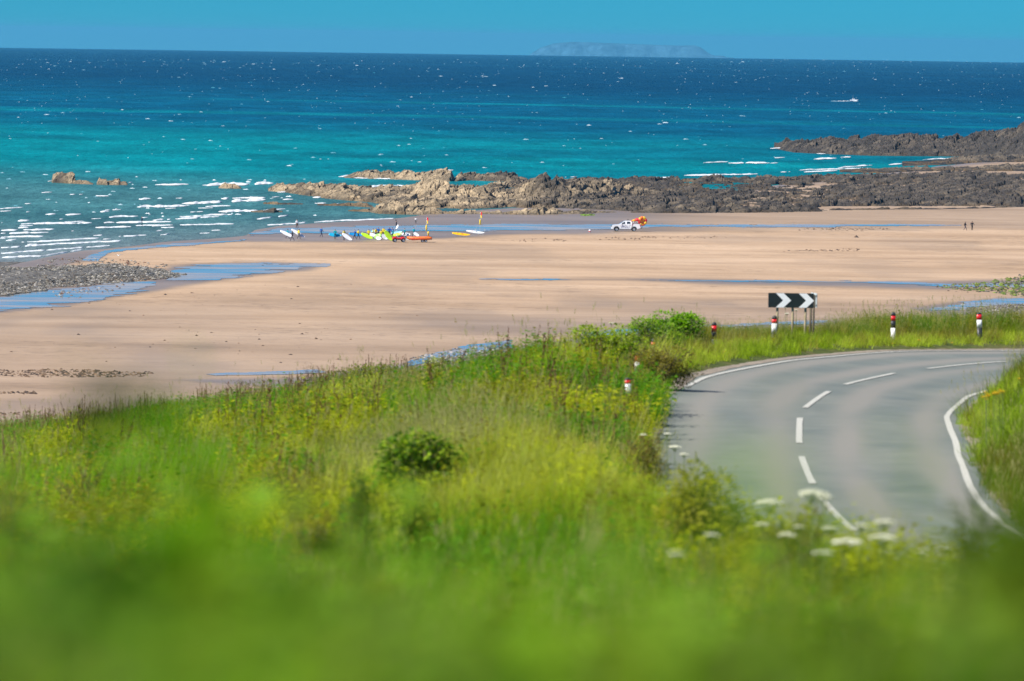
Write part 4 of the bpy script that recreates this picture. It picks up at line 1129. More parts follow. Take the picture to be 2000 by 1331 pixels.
# ---- the rank growth behind the marker posts
n = 9000
sv = rng.uniform(np.interp(104, RC[:, 1], SS), np.interp(146, RC[:, 1], SS), n); lv = -HW - 2.3 - 4.6 * rng.random(n) ** 1.2
Pv = road_pt(sv, lv)
gz_, lt_, _ = ground(Pv[:, 0], Pv[:, 1])
Pv[:, 2] = gz_ - 0.03
ff_ = fbm(Pv[:, 0] / 1.2, Pv[:, 1] / 1.6, 540, 3)
kk = pick(['grass', 'grass', 'weed', 'grass', 'seed', 'broad', 'fern'], n, rng)
tt_ = np.where((ff_ > 0.55)[:, None], GV['olive'] * 0.95, np.where((ff_ > 0.47)[:, None], GV['fresh'] * 0.75, GV['bright'] * 0.5 + GV['deep'] * 0.3)) * (0.8 + 0.5 * rng.random((n, 1))) * np.array([1.15, 1.08, 0.85])
ss_ = (0.75 + 0.5 * rng.random(n)) * (0.65 + 0.75 * ff_) * np.interp(-lv - HW, [2.3, 3.4], [0.6, 0.85]) * np.interp(Pv[:, 0], [3.5, 5.0, 6.8, 8.5], [0.70, 0.45, 0.55, 0.95])
ok = np.abs(lt_) > HW + 1.9
scatter('verge_growth', 'rank grass and weeds on the verge behind the marker posts', Pv[ok], kk[ok], np.stack([rng.normal(0, .1, n), rng.normal(.08, .1, n), rng.uniform(0, 6.28, n)], -1)[ok], np.repeat(ss_[:, None], 3, 1)[ok], tt_[ok])

# ---- tall weeds close to the viewer, far out of focus
n = 4600
yy = 2.6 + 11.5 * rng.random(n) ** 1.3
xx = rng.uniform(-1, 1, n) * (0.125 * yy + 0.5)
zz, lat, rz = ground(xx, yy)
ang = np.interp(rng.random(n), [0, 0.5, 0.85, 0.975, 1.0], [0.130, 0.110, 0.099, 0.090, 0.074])     # how far below the eye the tops reach
ang += (fbm(xx / yy * 16, yy * 0.25, 510, 3) - 0.5) * 0.024 + 0.006 * (xx / yy / 0.09)
hgt = (HC - ang * yy) - zz
ok = (hgt > 0.15) & (hgt < 1.7)
f1 = 0.5 + (fbm(xx / yy * 30 + 3, yy * 0.6, 512, 2) - 0.5) * 1.5; f2 = rng.random(n)
kind = pick(['weed', 'fern', 'broad', 'grass', 'tall', 'broad'], n, rng)
tint = np.where((f1 > 0.62)[:, None], GV['fresh'] * 1.55, np.where((f1 > 0.53)[:, None], GV['fresh'] * 1.15, np.where((f1 > 0.43)[:, None], GV['bright'] * 0.85, GV['deep'] * 0.42)))
tint = tint * (0.75 + 0.5 * rng.random((n, 1))) * np.array([0.86, 1.0, 1.15])
hz_ = hgt / HT[kind]
s3 = np.stack([hz_ * 0.7 + 0.25, hz_ * 0.7 + 0.25, hz_], -1)
rot = np.stack([rng.normal(0, 0.08, n), rng.normal(0.05, 0.08, n), rng.uniform(0, 6.28, n)], -1)
scatter('tall_weeds', 'tall green weeds and grass close in front of the viewer, out of focus', np.stack([xx, yy, zz - 0.02], -1)[ok], kind[ok], rot[ok], s3[ok], tint[ok])

# ---- loose stalks and blades right in front of the lens
n = 215
yy = rng.uniform(2.4, 5.5, n)
xx = rng.uniform(-0.105, 0.105, n) * yy
xx[-65:] = rng.uniform(0.025, 0.090, 65) * yy[-65:]
ang = np.interp(rng.random(n), [0, 0.55, 0.9, 1.0], [0.100, 0.086, 0.070, 0.054])
ang[-65:] = rng.uniform(0.066, 0.088, 65)
xx[:8] = np.array([-0.057, -0.056, 0.081, 0.0795, 0.051, 0.064, 0.058, 0.070]) * yy[:8]; ang[:8] = [0.050, 0.056, 0.040, 0.046, 0.060, 0.058, 0.064, 0.062]
zz, lat, rz = ground(xx, yy)
hgt = (HC - ang * yy) - zz
kind = pick(['grass', 'grass', 'fern', 'grass', 'weed'], n, rng)
tint = np.where((rng.random(n) < 0.25)[:, None], GV['yellow'], np.where((rng.random(n) < 0.5)[:, None], GV['fresh'], GV['bright'])) * np.array([1.1, 1.05, 0.9])
hz_ = hgt / HT[kind]
s3 = np.stack([hz_ * 0 + 0.55, hz_ * 0 + 0.55, hz_], -1)
rot = np.stack([rng.normal(0, 0.06, n), rng.normal(0.05, 0.08, n), rng.uniform(0, 6.28, n)], -1)
scatter('grass_stalks', 'thin loose grass stalks right in front of the viewer, blurred to a veil', np.stack([xx, yy, zz - 0.02], -1), kind, rot, s3, tint)

# ---- bushes: each one a thing
BUSHES = []
def bush(px, py, wpx, hpx, d, label, col, seed, leaves=900, L=0.06, W=0.035, lobes=7, col2=None, name='bush', flat=0.6, group=None, twig=(0.10, 0.07, 0.045)):
    """leafy bush whose crown fills about w x h picture pixels round (px, py) at distance d"""
    r = random.Random(seed)
    if d is None:          # where the line of sight to its foot meets the slope
        dd = np.arange(20.0, 121.0, 0.5); q = atd(np.full(dd.shape, px), np.full(dd.shape, py + hpx * 0.5), dd)
        hit = np.nonzero(q[:, 2] < ground(q[:, 0], q[:, 1])[0] + 0.42)[0]
        d = float(dd[hit[0]]) if len(hit) else 60.0
    c = atd(px, py, d); s = FPX / d; w = wpx / s; h = hpx / s
    gz = float(ground(np.array([c[0]]), np.array([c[1]]))[0][0])
    zc = c[2] - gz
    if d > 25: BUSHES.append((c[0], c[1], w))
    root = empty(name, (c[0], c[1], gz)); tag(root, label, 'bush', group)
    LB = []
    topz = max(zc + h * 0.5, 0.25)
    leaves = int(leaves * 2.3); lobes = int(lobes * 1.7)
    for i in range(lobes):
        t = (i + r.random()) / lobes
        rh = topz * r.uniform(0.16, 0.26)
        lz = rh * 0.6 + (topz - rh * 1.6) * t ** 0.8
        sp = 0.40 * (1 - 0.55 * t * t)
        LB.append((r.uniform(-sp, sp) * w, r.uniform(-sp, sp) * w * flat, lz, r.uniform(0.15, 0.25) * w, rh))
    low = max(0.05, zc - h * 0.5)
    V = []; F = []
    st = MB()
    for i, (lx, ly, lz, rw, rh) in enumerate(LB):
        st.tube([(lx * 0.15, ly * 0.15, -0.05), (lx * 0.5, ly * 0.5, lz * 0.5), (lx, ly, lz)], [0.016, 0.011, 0.005], 5)
        for k in range(3):
            a = r.uniform(0, 6.28)
            st.tube([(lx * 0.7, ly * 0.7, lz * 0.7), (lx + math.cos(a) * rw * 0.8, ly + math.sin(a) * rw * 0.8, lz + rh * r.uniform(0.1, 0.8))], [0.006, 0.003], 4)
    tones = []
    for i in range(leaves):
        lx, ly, lz, rw, rh = LB[r.randrange(lobes)]
        v = Vector((r.gauss(0, 1), r.gauss(0, 1), r.gauss(0, 1))).normalized()
        q = r.uniform(0.55, 1.08)
        p = (lx + v.x * rw * q, ly + v.y * rw * q * flat, lz + v.z * rh * q)
        if p[2] < 0.02: continue
        d_ = (v.x + r.uniform(-.6, .6), v.y + r.uniform(-.6, .6), v.z * 0.4 + r.uniform(-.4, .5))
        b0 = len(V)
        leaf(V, F, p, d_, (v.x * 0.5 + r.uniform(-.3, .3), v.y * 0.5 + r.uniform(-.3, .3), 1), L * r.uniform(0.6, 1.2), W * r.uniform(0.7, 1.2))
        cc = col2 if (col2 and r.random() < 0.42) else col
        t = r.uniform(0.75, 1.25) * 1.45
        tones += [(cc[0] * t, cc[1] * t, cc[2] * t)] * (len(V) - b0)
    me = poly_mesh('foliage', V, F, M_BUSH)
    vcol(me, 'tone', np.array(tones))
    o = link(bpy.data.objects.new('foliage', me), root); o['kind'] = 'stuff'
    st.build('stems', simple('twig_bark', twig, 0.9) if 'twig_bark' not in bpy.data.materials else bpy.data.materials['twig_bark'], root)
    return root
M_BUSH = leaf_mat('bush_leaf', inst=False, trans=0.45)
G_ = lambda k, f=1.0: tuple(c * f for c in GREENS[k])
bush(822, 880, 190, 84, None, 'dark green glossy bush in the middle of the weedy slope', (0.07, 0.14, 0.012), 1, 1500, 0.065, 0.05, 11, (0.20, 0.27, 0.02))
bush(716, 858, 110, 60, None, 'small yellow green bush left of the dark glossy bush', G_('yellow', 0.8), 2, 500, 0.05, 0.035, 6, G_('deep'))
bush(1312, 640, 140, 66, 117, 'bright green bush standing on the crest left of the chevron sign', (0.14, 0.25, 0.010), 3, 1700, 0.07, 0.05, 9, G_('bright'))
bush(1290, 735, 160, 130, 100, 'brownish olive bush at the outer edge of the road bend', (0.19, 0.17, 0.030), 4, 2000, 0.045, 0.026, 10, (0.10, 0.085, 0.035))
bush(1185, 680, 160, 100, 104, 'yellow green leafy bush left of the brownish roadside bush', (0.20, 0.24, 0.025), 5, 1500, 0.065, 0.045, 9, G_('fresh'))
bush(1265, 652, 140, 70, 111, 'green bush between the crest and the half hidden marker post', (0.11, 0.20, 0.02), 27, 1200, 0.06, 0.04, 8, G_('fresh'))
bush(735, 728, 240, 36, 119, 'low dark bramble patch along the left part of the crest', (0.085, 0.12, 0.022), 6, 1800, 0.055, 0.04, 14, G_('olive'), flat=0.5)
bush(845, 712, 95, 32, 118, 'bramble patch with pale blossom where the crest meets the stream', (0.16, 0.20, 0.03), 7, 900, 0.05, 0.035, 8, (0.42, 0.42, 0.24), flat=0.5)
bush(612, 724, 90, 34, 120, 'purple brown patch of dead stems on the crest', (0.12, 0.075, 0.05), 8, 900, 0.05, 0.008, 8, (0.16, 0.10, 0.06))
bush(470, 752, 150, 26, 120, 'dull brownish green scrub lower on the crest to the left', (0.10, 0.10, 0.03), 28, 1000, 0.05, 0.012, 10, (0.13, 0.09, 0.05), flat=0.5)
bush(30, 985, 160, 170, 29, 'dark gorse bush at the left edge of the view', G_('olive', 0.55), 9, 1600, 0.030, 0.012, 10, (0.27, 0.24, 0.02))
bush(170, 925, 140, 90, None, 'yellow flowered gorse bush right of the dark gorse bush', (0.17, 0.17, 0.03), 10, 1100, 0.035, 0.015, 8, (0.33, 0.29, 0.02))
bush(545, 940, 170, 100, None, 'brown and yellow gorse bush below the long grass', (0.14, 0.12, 0.03), 11, 1300, 0.035, 0.015, 9, (0.31, 0.28, 0.02))
bush(700, 985, 80, 150, None, 'narrow shrub put in as a dark shadow below the dark glossy bush', (0.02, 0.06, 0.012), 12, 900, 0.04, 0.02, 8, (0.03, 0.08, 0.015))  # a narrow shadow in the growth, built as a near black shrub
bush(800, 1000, 160, 110, None, 'yellow leafed bush right of the narrow shadow shrub', (0.25, 0.27, 0.025), 13, 1100, 0.05, 0.03, 8, (0.19, 0.23, 0.03))
bush(620, 1030, 140, 110, None, 'yellowish gorse bush left of the narrow shadow shrub', (0.25, 0.23, 0.03), 14, 900, 0.035, 0.018, 8, (0.16, 0.15, 0.03))
bush(1390, 960, 210, 110, None, 'yellow olive bush on the near bank of the road', (0.25, 0.25, 0.022), 15, 1700, 0.055, 0.03, 10, (0.18, 0.17, 0.03))
bush(1262, 880, 110, 80, None, 'reddish brown weed patch on the bank left of the road', (0.14, 0.085, 0.035), 16, 1100, 0.045, 0.02, 9, (0.19, 0.17, 0.04))
bush(1560, 1010, 200, 80, 40, 'dull green thicket under the white flower heads', (0.09, 0.12, 0.025), 17, 1300, 0.05, 0.02, 10, (0.13, 0.11, 0.03))
bush(2010, 1150, 300, 400, 7.5, 'blurred green shrub coloured as in shade, filling the lower right corner', (0.022, 0.045, 0.004), 18, 2600, 0.06, 0.035, 9, (0.05, 0.09, 0.008))  # shade on this near shrub is put into its dark leaf colours
bush(350, 950, 170, 260, 5.2, 'deep green blurred leafy shoot close to the viewer on the left', (0.085, 0.22, 0.008), 19, 420, 0.05, 0.032, 7, (0.07, 0.18, 0.006))
bush(1900, 1000, 90, 160, 20, 'dark grassy tuft hiding the end of the inner edge line', (0.05, 0.085, 0.012), 29, 700, 0.10, 0.012, 8, (0.07, 0.11, 0.015))

# the field grass itself, lower where it grows round a bush
fP, fk, fr, fs, ft = FIELD
for bx_, by_, bw_ in BUSHES:
    m_ = (np.abs(fP[:, 0] - bx_) < bw_ * 0.55) & (fP[:, 1] > by_ - 3.5) & (fP[:, 1] < by_ + 0.6)
    fs = np.where(m_, fs * 0.5, fs)
scatter('grass', 'long green and straw coloured grass and weeds covering the slope and verges', fP, fk, fr, np.repeat(fs[:, None], 3, 1), ft)

# ---- umbels of cow parsley
M_UMB = simple('umbel_white', (0.82, 0.80, 0.62), 0.8, 0.2, var=0.1, scale=40)
M_STEM = simple('umbel_stem', (0.13, 0.19, 0.05), 0.7, 0.3)
M_YEL = simple('buttercup_yellow', (0.80, 0.52, 0.01), 0.5, 0.4)
def umbel(px, py, wpx, d, label, seed, col=None, group='cow parsley heads'):
    r = random.Random(seed)
    c = atd(px, py, d); w = wpx / (FPX / d)
    gz = float(ground(np.array([c[0]]), np.array([c[1]]))[0][0])
    root = empty('cow_parsley', (c[0], c[1], gz)); tag(root, label, 'flower', group)
    h = max(c[2] - gz, 0.25)
    st = MB(); st.tube([(r.uniform(-.05, .05), 0.03, -0.03), (0.01, 0, h * 0.5), (0, 0, h - w * 0.35)], [0.006, 0.005, 0.004], 6)
    fl = MB()
    nb = 15
    for i in range(nb):
        q = math.sqrt((i + 0.5) / nb); a = i * 2.4
        x, y = q * w * 0.42 * math.cos(a), q * w * 0.42 * math.sin(a); z = h + (1 - q * q) * w * 0.10 + r.uniform(-.02, .02) * w
        st.tube([(0, 0, h - w * 0.35), (x, y, z)], 0.0015, 3, 0, False)
        for k in range(9):
            b = r.uniform(0, 6.28); q2 = w * 0.10 * math.sqrt(r.random())
            fl.box((x + q2 * math.cos(b), y + q2 * math.sin(b), z + r.uniform(0, .015) * w), (w * 0.075, w * 0.075, w * 0.03), (r.uniform(-.6, .6), r.uniform(-.6, .6), r.uniform(0, 3)))
    for k in range(5):
        a = r.uniform(0, 6.28); z = h * r.uniform(0.2, 0.6)
        V = []; F = []
        for j in range(5): leaf(V, F, (math.cos(a) * 0.03 * j, math.sin(a) * 0.03 * j, z + 0.01 * j), (math.cos(a + (j % 2 - .5) * 1.6), math.sin(a + (j % 2 - .5) * 1.6), 0.1), (0, 0, 1), 0.06, 0.02)
        st.add(V, F)
    st.build('stem', M_STEM, root); fl.build('flower_head', col or M_UMB, root)
    return root
UM = [(1502, 985, 56, 36, 'large white umbel, leftmost of the cluster against the road'), (1588, 966, 60, 35, 'large white umbel, the topmost of the cluster against the road'), (1610, 972, 34, 36, 'white umbel touching the right side of the topmost one'),
      (1652, 1062, 66, 33, 'wide white umbel in the middle of the cluster below the centre line'), (1722, 1052, 58, 32, 'round white umbel at the right end of the cluster'), (1727, 1022, 46, 33, 'brown edged white umbel just above the round one at the right end'),
      (1606, 1082, 44, 32, 'white umbel lowest in the middle of the cluster'), (1536, 1046, 40, 35, 'flat white umbel below the leftmost large one'), (1488, 1026, 30, 36, 'small white umbel at the lower left of the cluster'), (1560, 1030, 26, 36, 'small white umbel under the topmost umbel'), (1620, 1034, 32, 35, 'cream umbel beside the end of the last centre dash'),
      (1682, 1028, 30, 34, 'small cream umbel left of the brown edged one'), (1321, 1082, 32, 25, 'single white umbel, lowest and farthest to the left in the near grass'), (1390, 1045, 32, 28, 'single white umbel a little above the lowest one in the near grass'),
      (1256, 850, 16, 78, 'small white umbel left of the pavement edge'), (1303, 848, 16, 76, 'small white umbel right at the pavement edge'), (1318, 874, 26, 72, 'cream umbel drooping over the pavement edge'), (1336, 888, 20, 70, 'cream umbel lowest of those over the pavement edge'),
      (1194, 632, 12, 112, 'pale umbel on the crest above the yellow green bush'), (1537, 613, 10, 123, 'cream umbel under the chevron sign, the larger'), (1555, 606, 8, 123.4, 'cream umbel under the chevron sign, the higher'), (1534, 602, 6, 123.2, 'tiny cream umbel touching the lower edge of the chevron sign'), (1880, 596, 8, 128, 'pale umbel on the verge between the two right hand marker posts'),
      (1800, 1078, 20, 30, 'faint small umbel right of the round one'), (1850, 1068, 18, 30, 'faint small umbel farthest to the right')]
for i, (px, py, w, d, lb) in enumerate(UM): umbel(px, py, w, d, lb, 40 + i)

# ---- yellow flowers
def yellow(px, py, d, label, group, seed):
    r = random.Random(seed)
    c = atd(px, py, d); gz = float(ground(np.array([c[0]]), np.array([c[1]]))[0][0])
    h = max(c[2] - gz, 0.1)
    root = empty('buttercup', (c[0], c[1], gz)); tag(root, label, 'flower', group)
    st = MB(); st.tube([(0.02, 0, -0.02), (0, 0, h)], [0.003, 0.002], 5); st.build('stem', M_STEM, root)
    f = MB()
    for k in range(5):
        a = k * 1.2566 + r.random() * 0.2
        V = []; F = []
        leaf(V, F, (0, 0, h), (math.cos(a), math.sin(a), 0.7), (0, 0, 1), 0.05, 0.046); f.add(V, F)
    f.build('flower', M_YEL, root)
GB = 'yellow flowers on the bank inside the bend'
for i in range(22):
    t = i / 21
    yellow(1922 + 36 * t + RNG.normal(0, 2), 778 - 12 * t + RNG.normal(0, 3.2), RNG.uniform(84.5, 86.5), 'small yellow flower in the dense cluster on the grassy bank inside the bend', GB, 300 + i)
for i, (px, py, d, lb) in enumerate([(1990, 742, 88, 'yellow flower at the top of the bank at the right edge'), (1415, 694, 112, 'yellow flower in the short grass near the outer edge line'), (1353, 698, 110, 'yellow flower left of the one near the outer edge line'), (1491, 675, 118, 'yellow flower below the striped post under the chevron sign, left'), (1510, 679, 118, 'yellow flower below the striped post under the chevron sign, right'), (1743, 674, 122, 'yellow flower below the black marker post on the verge'), (1795, 666, 123, 'yellow flower right of the black marker post'), (1859, 671, 124, 'yellow flower between the two right hand posts'), (1343, 735, 104, 'yellow flower at the kink of the outer edge line')]):
    yellow(px, py, d, lb, 'single yellow flowers on the verge', 400 + i)
# ================================================================== ROADSIDE SIGNS AND POSTS
M_BLACK = simple('black_plastic', (0.02, 0.022, 0.024), 0.45, 0.5)
M_WHITE = simple('white_plastic', (0.80, 0.80, 0.78), 0.5, 0.5, var=0.05)
M_RED = simple('red_reflector', (0.62, 0.02, 0.02), 0.25, 0.6, var=0.08)
M_SIGNB = simple('sign_black', (0.012, 0.018, 0.018), 0.4, 0.5)
M_SIGNW = simple('sign_white', (0.82, 0.83, 0.82), 0.5, 0.4, var=0.04)
M_WOOD = simple('post_wood', (0.42, 0.34, 0.21), 0.85, 0.2, var=0.3, scale=7)
M_WOODD = simple('post_wood_dark', (0.12, 0.10, 0.07), 0.85, 0.2, var=0.3, scale=7)
M_METAL = simple('galvanised', (0.42, 0.46, 0.46), 0.45, 0.5, metal=0.6, var=0.12, scale=12)

M_GREYP = simple('sign_back_grey', (0.50, 0.55, 0.54), 0.5, 0.4)
def gz1(x, y): return float(ground(np.array([x]), np.array([y]))[0][0])

def chevron_sign():
    d = 122.0
    A = atd(1500.5, 587, d); B = atd(1589.5, 587, d); T = atd(1545, 573, d); Bt = atd(1545, 601.5, d)
    cx = (A[0] + B[0]) / 2; W = B[0] - A[0]; z0 = Bt[2]; z1 = T[2]; h = z1 - z0
    root = empty('chevron_sign', (cx, d, gz1(cx, d)))
    tag(root, 'black board with two white chevrons pointing right on wooden posts', 'road sign')
    g = root.location.z
    z0 -= g; z1 -= g
    p = MB(); p.box((0, 0, (z0 + z1) / 2), (W, 0.02, h)); p.build('panel', M_SIGNB, root, bevel=0.004)
    s = W / 990.0                                  # crop units to metres: board 225..1215 wide
    for off, lb in ((0, 'left white chevron'), (497, 'right white chevron')):
        pts = [(390, 0.0), (560, 0.0), (722, 0.5), (560, 1.0), (390, 1.0), (548, 0.5)]
        poly = [((x + off - 720) * s, z1 - 0.004 - t * (h - 0.008)) for x, t in pts]
        m_ = MB(); m_.prism(poly, -0.016, -0.0105); o = m_.build('chevron', M_SIGNW, root); o['label'] = lb
    for px, top in ((1518, 0.2), (1548, 0.2), (1573, 0.2)):
        x = atd(px, 620, d)[0] - cx
        q = MB(); q.tube([(x, 0.055, -0.25), (x + 0.004, 0.055, z1 * 0.5), (x, 0.055, z1 - 0.04)], 0.027, 10); q.build('post', M_WOOD, root, True)
    for px in (1518, 1548, 1573):
        x = atd(px, 620, d)[0] - cx
        for zz_ in (z1 - 0.08, z0 + 0.07):
            q = MB(); q.box((x, 0.022, zz_), (0.09, 0.012, 0.03)); q.build('bracket', M_METAL, root)
    # second board standing behind, seen from its back past the right end
    d2 = 123.0
    a = atd(1592.5, 590, d2)
    r2 = empty('road_sign', (a[0], d2, gz1(a[0], d2)), math.radians(-76))
    tag(r2, 'second sign board seen almost edge on at the right end of the chevron board', 'road sign')
    g = r2.location.z
    zt = atd(1590, 573, d2)[2] - g; zb = atd(1590, 601, d2)[2] - g
    q = MB(); q.box((-0.10, 0, (zt + zb) / 2), (0.42, 0.018, zt - zb)); q.build('panel', M_GREYP, r2, bevel=0.003)
    q = MB(); q.box((-0.10, -0.016, zt - 0.05), (0.44, 0.014, 0.03)); q.box((-0.10, -0.016, zb + 0.06), (0.44, 0.014, 0.03)); q.build('rail', M_METAL, r2)
    q = MB(); q.tube([(-0.19, -0.045, -0.3), (-0.19, -0.045, zt - 0.03)], 0.028, 10); q.build('post', M_WOODD, r2, True)
    q = MB(); q.tube([(0.03, -0.045, -0.3), (0.03, -0.045, zt - 0.03)], 0.026, 10); q.build('post', M_WOODD, r2, True)
chevron_sign()

def marker(px, ytop, d, bands, label, wpx=11.0, tilt=0.0):
    """verge marker post: bands = (y from, y to, material) down the post in picture rows"""
    c = atd(px, ytop, d); s = FPX / d
    g = gz1(c[0], d)
    root = empty('marker_post', (c[0], d, g)); root.rotation_euler = (0, tilt, 0)
    tag(root, label, 'marker post', 'striped marker posts along the outside of the bend')
    H = c[2] - g; w = wpx / s; t = w * 0.62
    def ring(z, k=1.0):
        n = 14
        return [(0.5 * w * k * math.copysign(abs(math.cos(a)) ** 0.7, math.cos(a)), 0.5 * t * k * math.copysign(abs(math.sin(a)) ** 0.7, math.sin(a)), z) for a in [2 * math.pi * i / n for i in range(n)]]
    def body(zs, ks, name, m):
        V = []; F = []; n = 14
        for z, k in zip(zs, ks): V += ring(z, k)
        for i in range(len(zs) - 1):
            for k in range(n): F.append((i * n + k, i * n + (k + 1) % n, (i + 1) * n + (k + 1) % n, (i + 1) * n + k))
        F.append(tuple(range(n))[::-1]); F.append(tuple((len(zs) - 1) * n + k for k in range(n)))
        q = MB(); q.add(V, F); q.build(name, m, root, True)
    top = ytop
    first = bands[0][0]
    zc = H - (first - top) / s
    body([zc + 0.0005, zc + (H - zc) * 0.45, zc + (H - zc) * 0.8, H], [1, 0.96, 0.75, 0.3], 'cap', M_BLACK)
    for (y0, y1, m_) in bands:
        za = H - (y0 - top) / s; zb = H - (y1 - top) / s
        if y1 >= 900: zb = -0.15
        nmn = {'red_reflector': 'reflector'}.get(m_.name, 'band')
        body([zb, za], [1.0 if nmn == 'band' else 1.02] * 2, nmn, m_)
R, W_, K = M_RED, M_WHITE, M_BLACK
marker(1512, 617, 120.0, [(624, 632, R), (632, 651.5, W_), (651.5, 999, K)], 'marker post in front of the chevron sign with a broad white band', 10.5, 0.02)
marker(1395, 629.5, 117, [(636.5, 648, R), (648, 663.5, K), (663.5, 999, W_)], 'black marker post nearest the bend, left of the chevron sign', 10, 0.0)
marker(1745, 610, 124.5, [(617.5, 627, R), (627, 641, K), (641, 999, W_)], 'black marker post with white foot, midway along the far verge', 9, 0.0)
marker(1915, 610.5, 128, [(614.5, 625, R), (625, 640, W_), (640, 999, K)], 'white banded marker post deep in grass at the right end of the verge', 10, -0.05)
marker(1274, 662, 108.5, [(669, 675, R), (675, 690, K), (690, 999, W_)], 'marker post of which only the black top shows in the bushes', 8, 0.06)
marker(1243, 690, 101, [(696, 707, R), (707, 722, W_), (722, 999, K)], 'marker post half hidden in dry weeds with its red reflector showing', 9, 0.05)
marker(1231, 738, 92, [(743, 750, R), (750, 772, W_), (772, 999, K)], 'marker post nearest the viewer with its white band showing in the dry grass', 11.5, -0.06)

# ================================================================== THINGS ON THE BEACH
def bz(px, py):
    p = onz(px, py, ZB); return Vector((float(p[0]), float(p[1]), float(p[2])))

# ---- people
M_SKIN = simple('skin', (0.50, 0.30, 0.21), 0.55, 0.35)
M_WETS = simple('wetsuit', (0.010, 0.013, 0.028), 0.55, 0.4)
M_HAIRD = simple('hair_dark', (0.035, 0.022, 0.015), 0.6)
M_HAIRL = simple('hair_light', (0.26, 0.17, 0.08), 0.6)
CLOTH = {k: simple('cloth_' + k, v, 0.8, 0.2) for k, v in dict(teal=(0.0, 0.27, 0.33), yellow=(0.82, 0.62, 0.02), white=(0.82, 0.82, 0.82), blue=(0.015, 0.10, 0.35), black=(0.012, 0.012, 0.016), navy=(0.012, 0.02, 0.06), brown=(0.16, 0.08, 0.05), red=(0.6, 0.03, 0.02)).items()}

def pose(name):
    """joints facing +x, left is +y"""
    J = dict(pelvis=(0, 0, .94), waist=(0, 0, 1.10), chest=(.01, 0, 1.31), neck=(.015, 0, 1.47), head=(.03, 0, 1.575), crown=(.03, 0, 1.675),
             hl=(0, .09, .90), kl=(.03, .10, .50), al=(0, .10, .09), tl=(.16, .11, .035), hr=(0, -.09, .90), kr=(.03, -.10, .50), ar=(0, -.10, .09), tr=(.16, -.11, .035),
             sl=(0, .185, 1.40), el=(-.02, .24, 1.13), wl=(.05, .25, .90), gl=(.08, .25, .81), sr=(0, -.185, 1.40), er=(-.02, -.24, 1.13), wr=(.05, -.25, .90), gr=(.08, -.25, .81))
    if name in ('walk', 'carry', 'carry_out'):
        J.update(kl=(.20, .10, .52), al=(.26, .10, .10), tl=(.42, .11, .06), kr=(-.04, -.10, .50), ar=(-.32, -.10, .16), tr=(-.20, -.11, .045))
        J.update(el=(-.14, .23, 1.15), wl=(-.12, .25, .92), gl=(-.10, .25, .83), er=(.10, -.23, 1.15), wr=(.26, -.22, 1.00), gr=(.34, -.21, .96))
    if name == 'carry':        # right arm down and out, hand under a board
        J.update(er=(.02, -.27, 1.14), wr=(.05, -.30, .90), gr=(.06, -.29, .81))
    if name == 'carry_out':
        J.update(el=(.02, .27, 1.14), wl=(.05, .30, .90), gl=(.06, .29, .81))
    if name == 'stand_hold':
        J.update(el=(.05, .25, 1.14), wl=(.24, .22, 1.04), gl=(.33, .20, 1.03), er=(.05, -.25, 1.14), wr=(.24, -.22, 1.04), gr=(.33, -.20, 1.03))
    if name == 'overhead':
        J.update(el=(.05, .27, 1.62), wl=(.03, .20, 1.86), gl=(.03, .17, 1.94), er=(.05, -.27, 1.62), wr=(.03, -.20, 1.86), gr=(.03, -.17, 1.94), kl=(.12, .10, .51), al=(.14, .10, .09), tl=(.30, .11, .04), ar=(-.16, -.10, .12), tr=(-.02, -.11, .04))
    if name == 'wade':
        J.update(el=(.02, .32, 1.18), wl=(.10, .42, 1.02), gl=(.13, .45, .95), er=(.02, -.32, 1.18), wr=(.10, -.42, 1.02), gr=(.13, -.45, .95), kl=(.08, .10, .5))
    if name == 'bend':
        J.update(waist=(.06, 0, 1.06), chest=(.24, 0, 1.20), neck=(.36, 0, 1.29), head=(.45, 0, 1.36), crown=(.50, 0, 1.45), sl=(.27, .185, 1.27), sr=(.27, -.185, 1.27), el=(.36, .24, 1.03), er=(.36, -.24, 1.03), wl=(.46, .22, .84), wr=(.46, -.22, .84), gl=(.50, .21, .77), gr=(.50, -.21, .77))
    return J
RADS = dict(pelvis=.135, waist=.115, chest=.14, neck=.052, head=.090, crown=.082, hl=.088, kl=.058, al=.040, tl=.034, hr=.088, kr=.058, ar=.040, tr=.034, sl=.062, el=.044, wl=.029, gl=.034, sr=.062, er=.044, wr=.029, gr=.034)
BONES = [('pelvis', 'waist'), ('waist', 'chest'), ('chest', 'neck'), ('neck', 'head'), ('head', 'crown'), ('pelvis', 'hl'), ('hl', 'kl'), ('kl', 'al'), ('al', 'tl'), ('pelvis', 'hr'), ('hr', 'kr'), ('kr', 'ar'), ('ar', 'tr'),
         ('chest', 'sl'), ('sl', 'el'), ('el', 'wl'), ('wl', 'gl'), ('chest', 'sr'), ('sr', 'er'), ('er', 'wr'), ('wr', 'gr')]
PM = {}
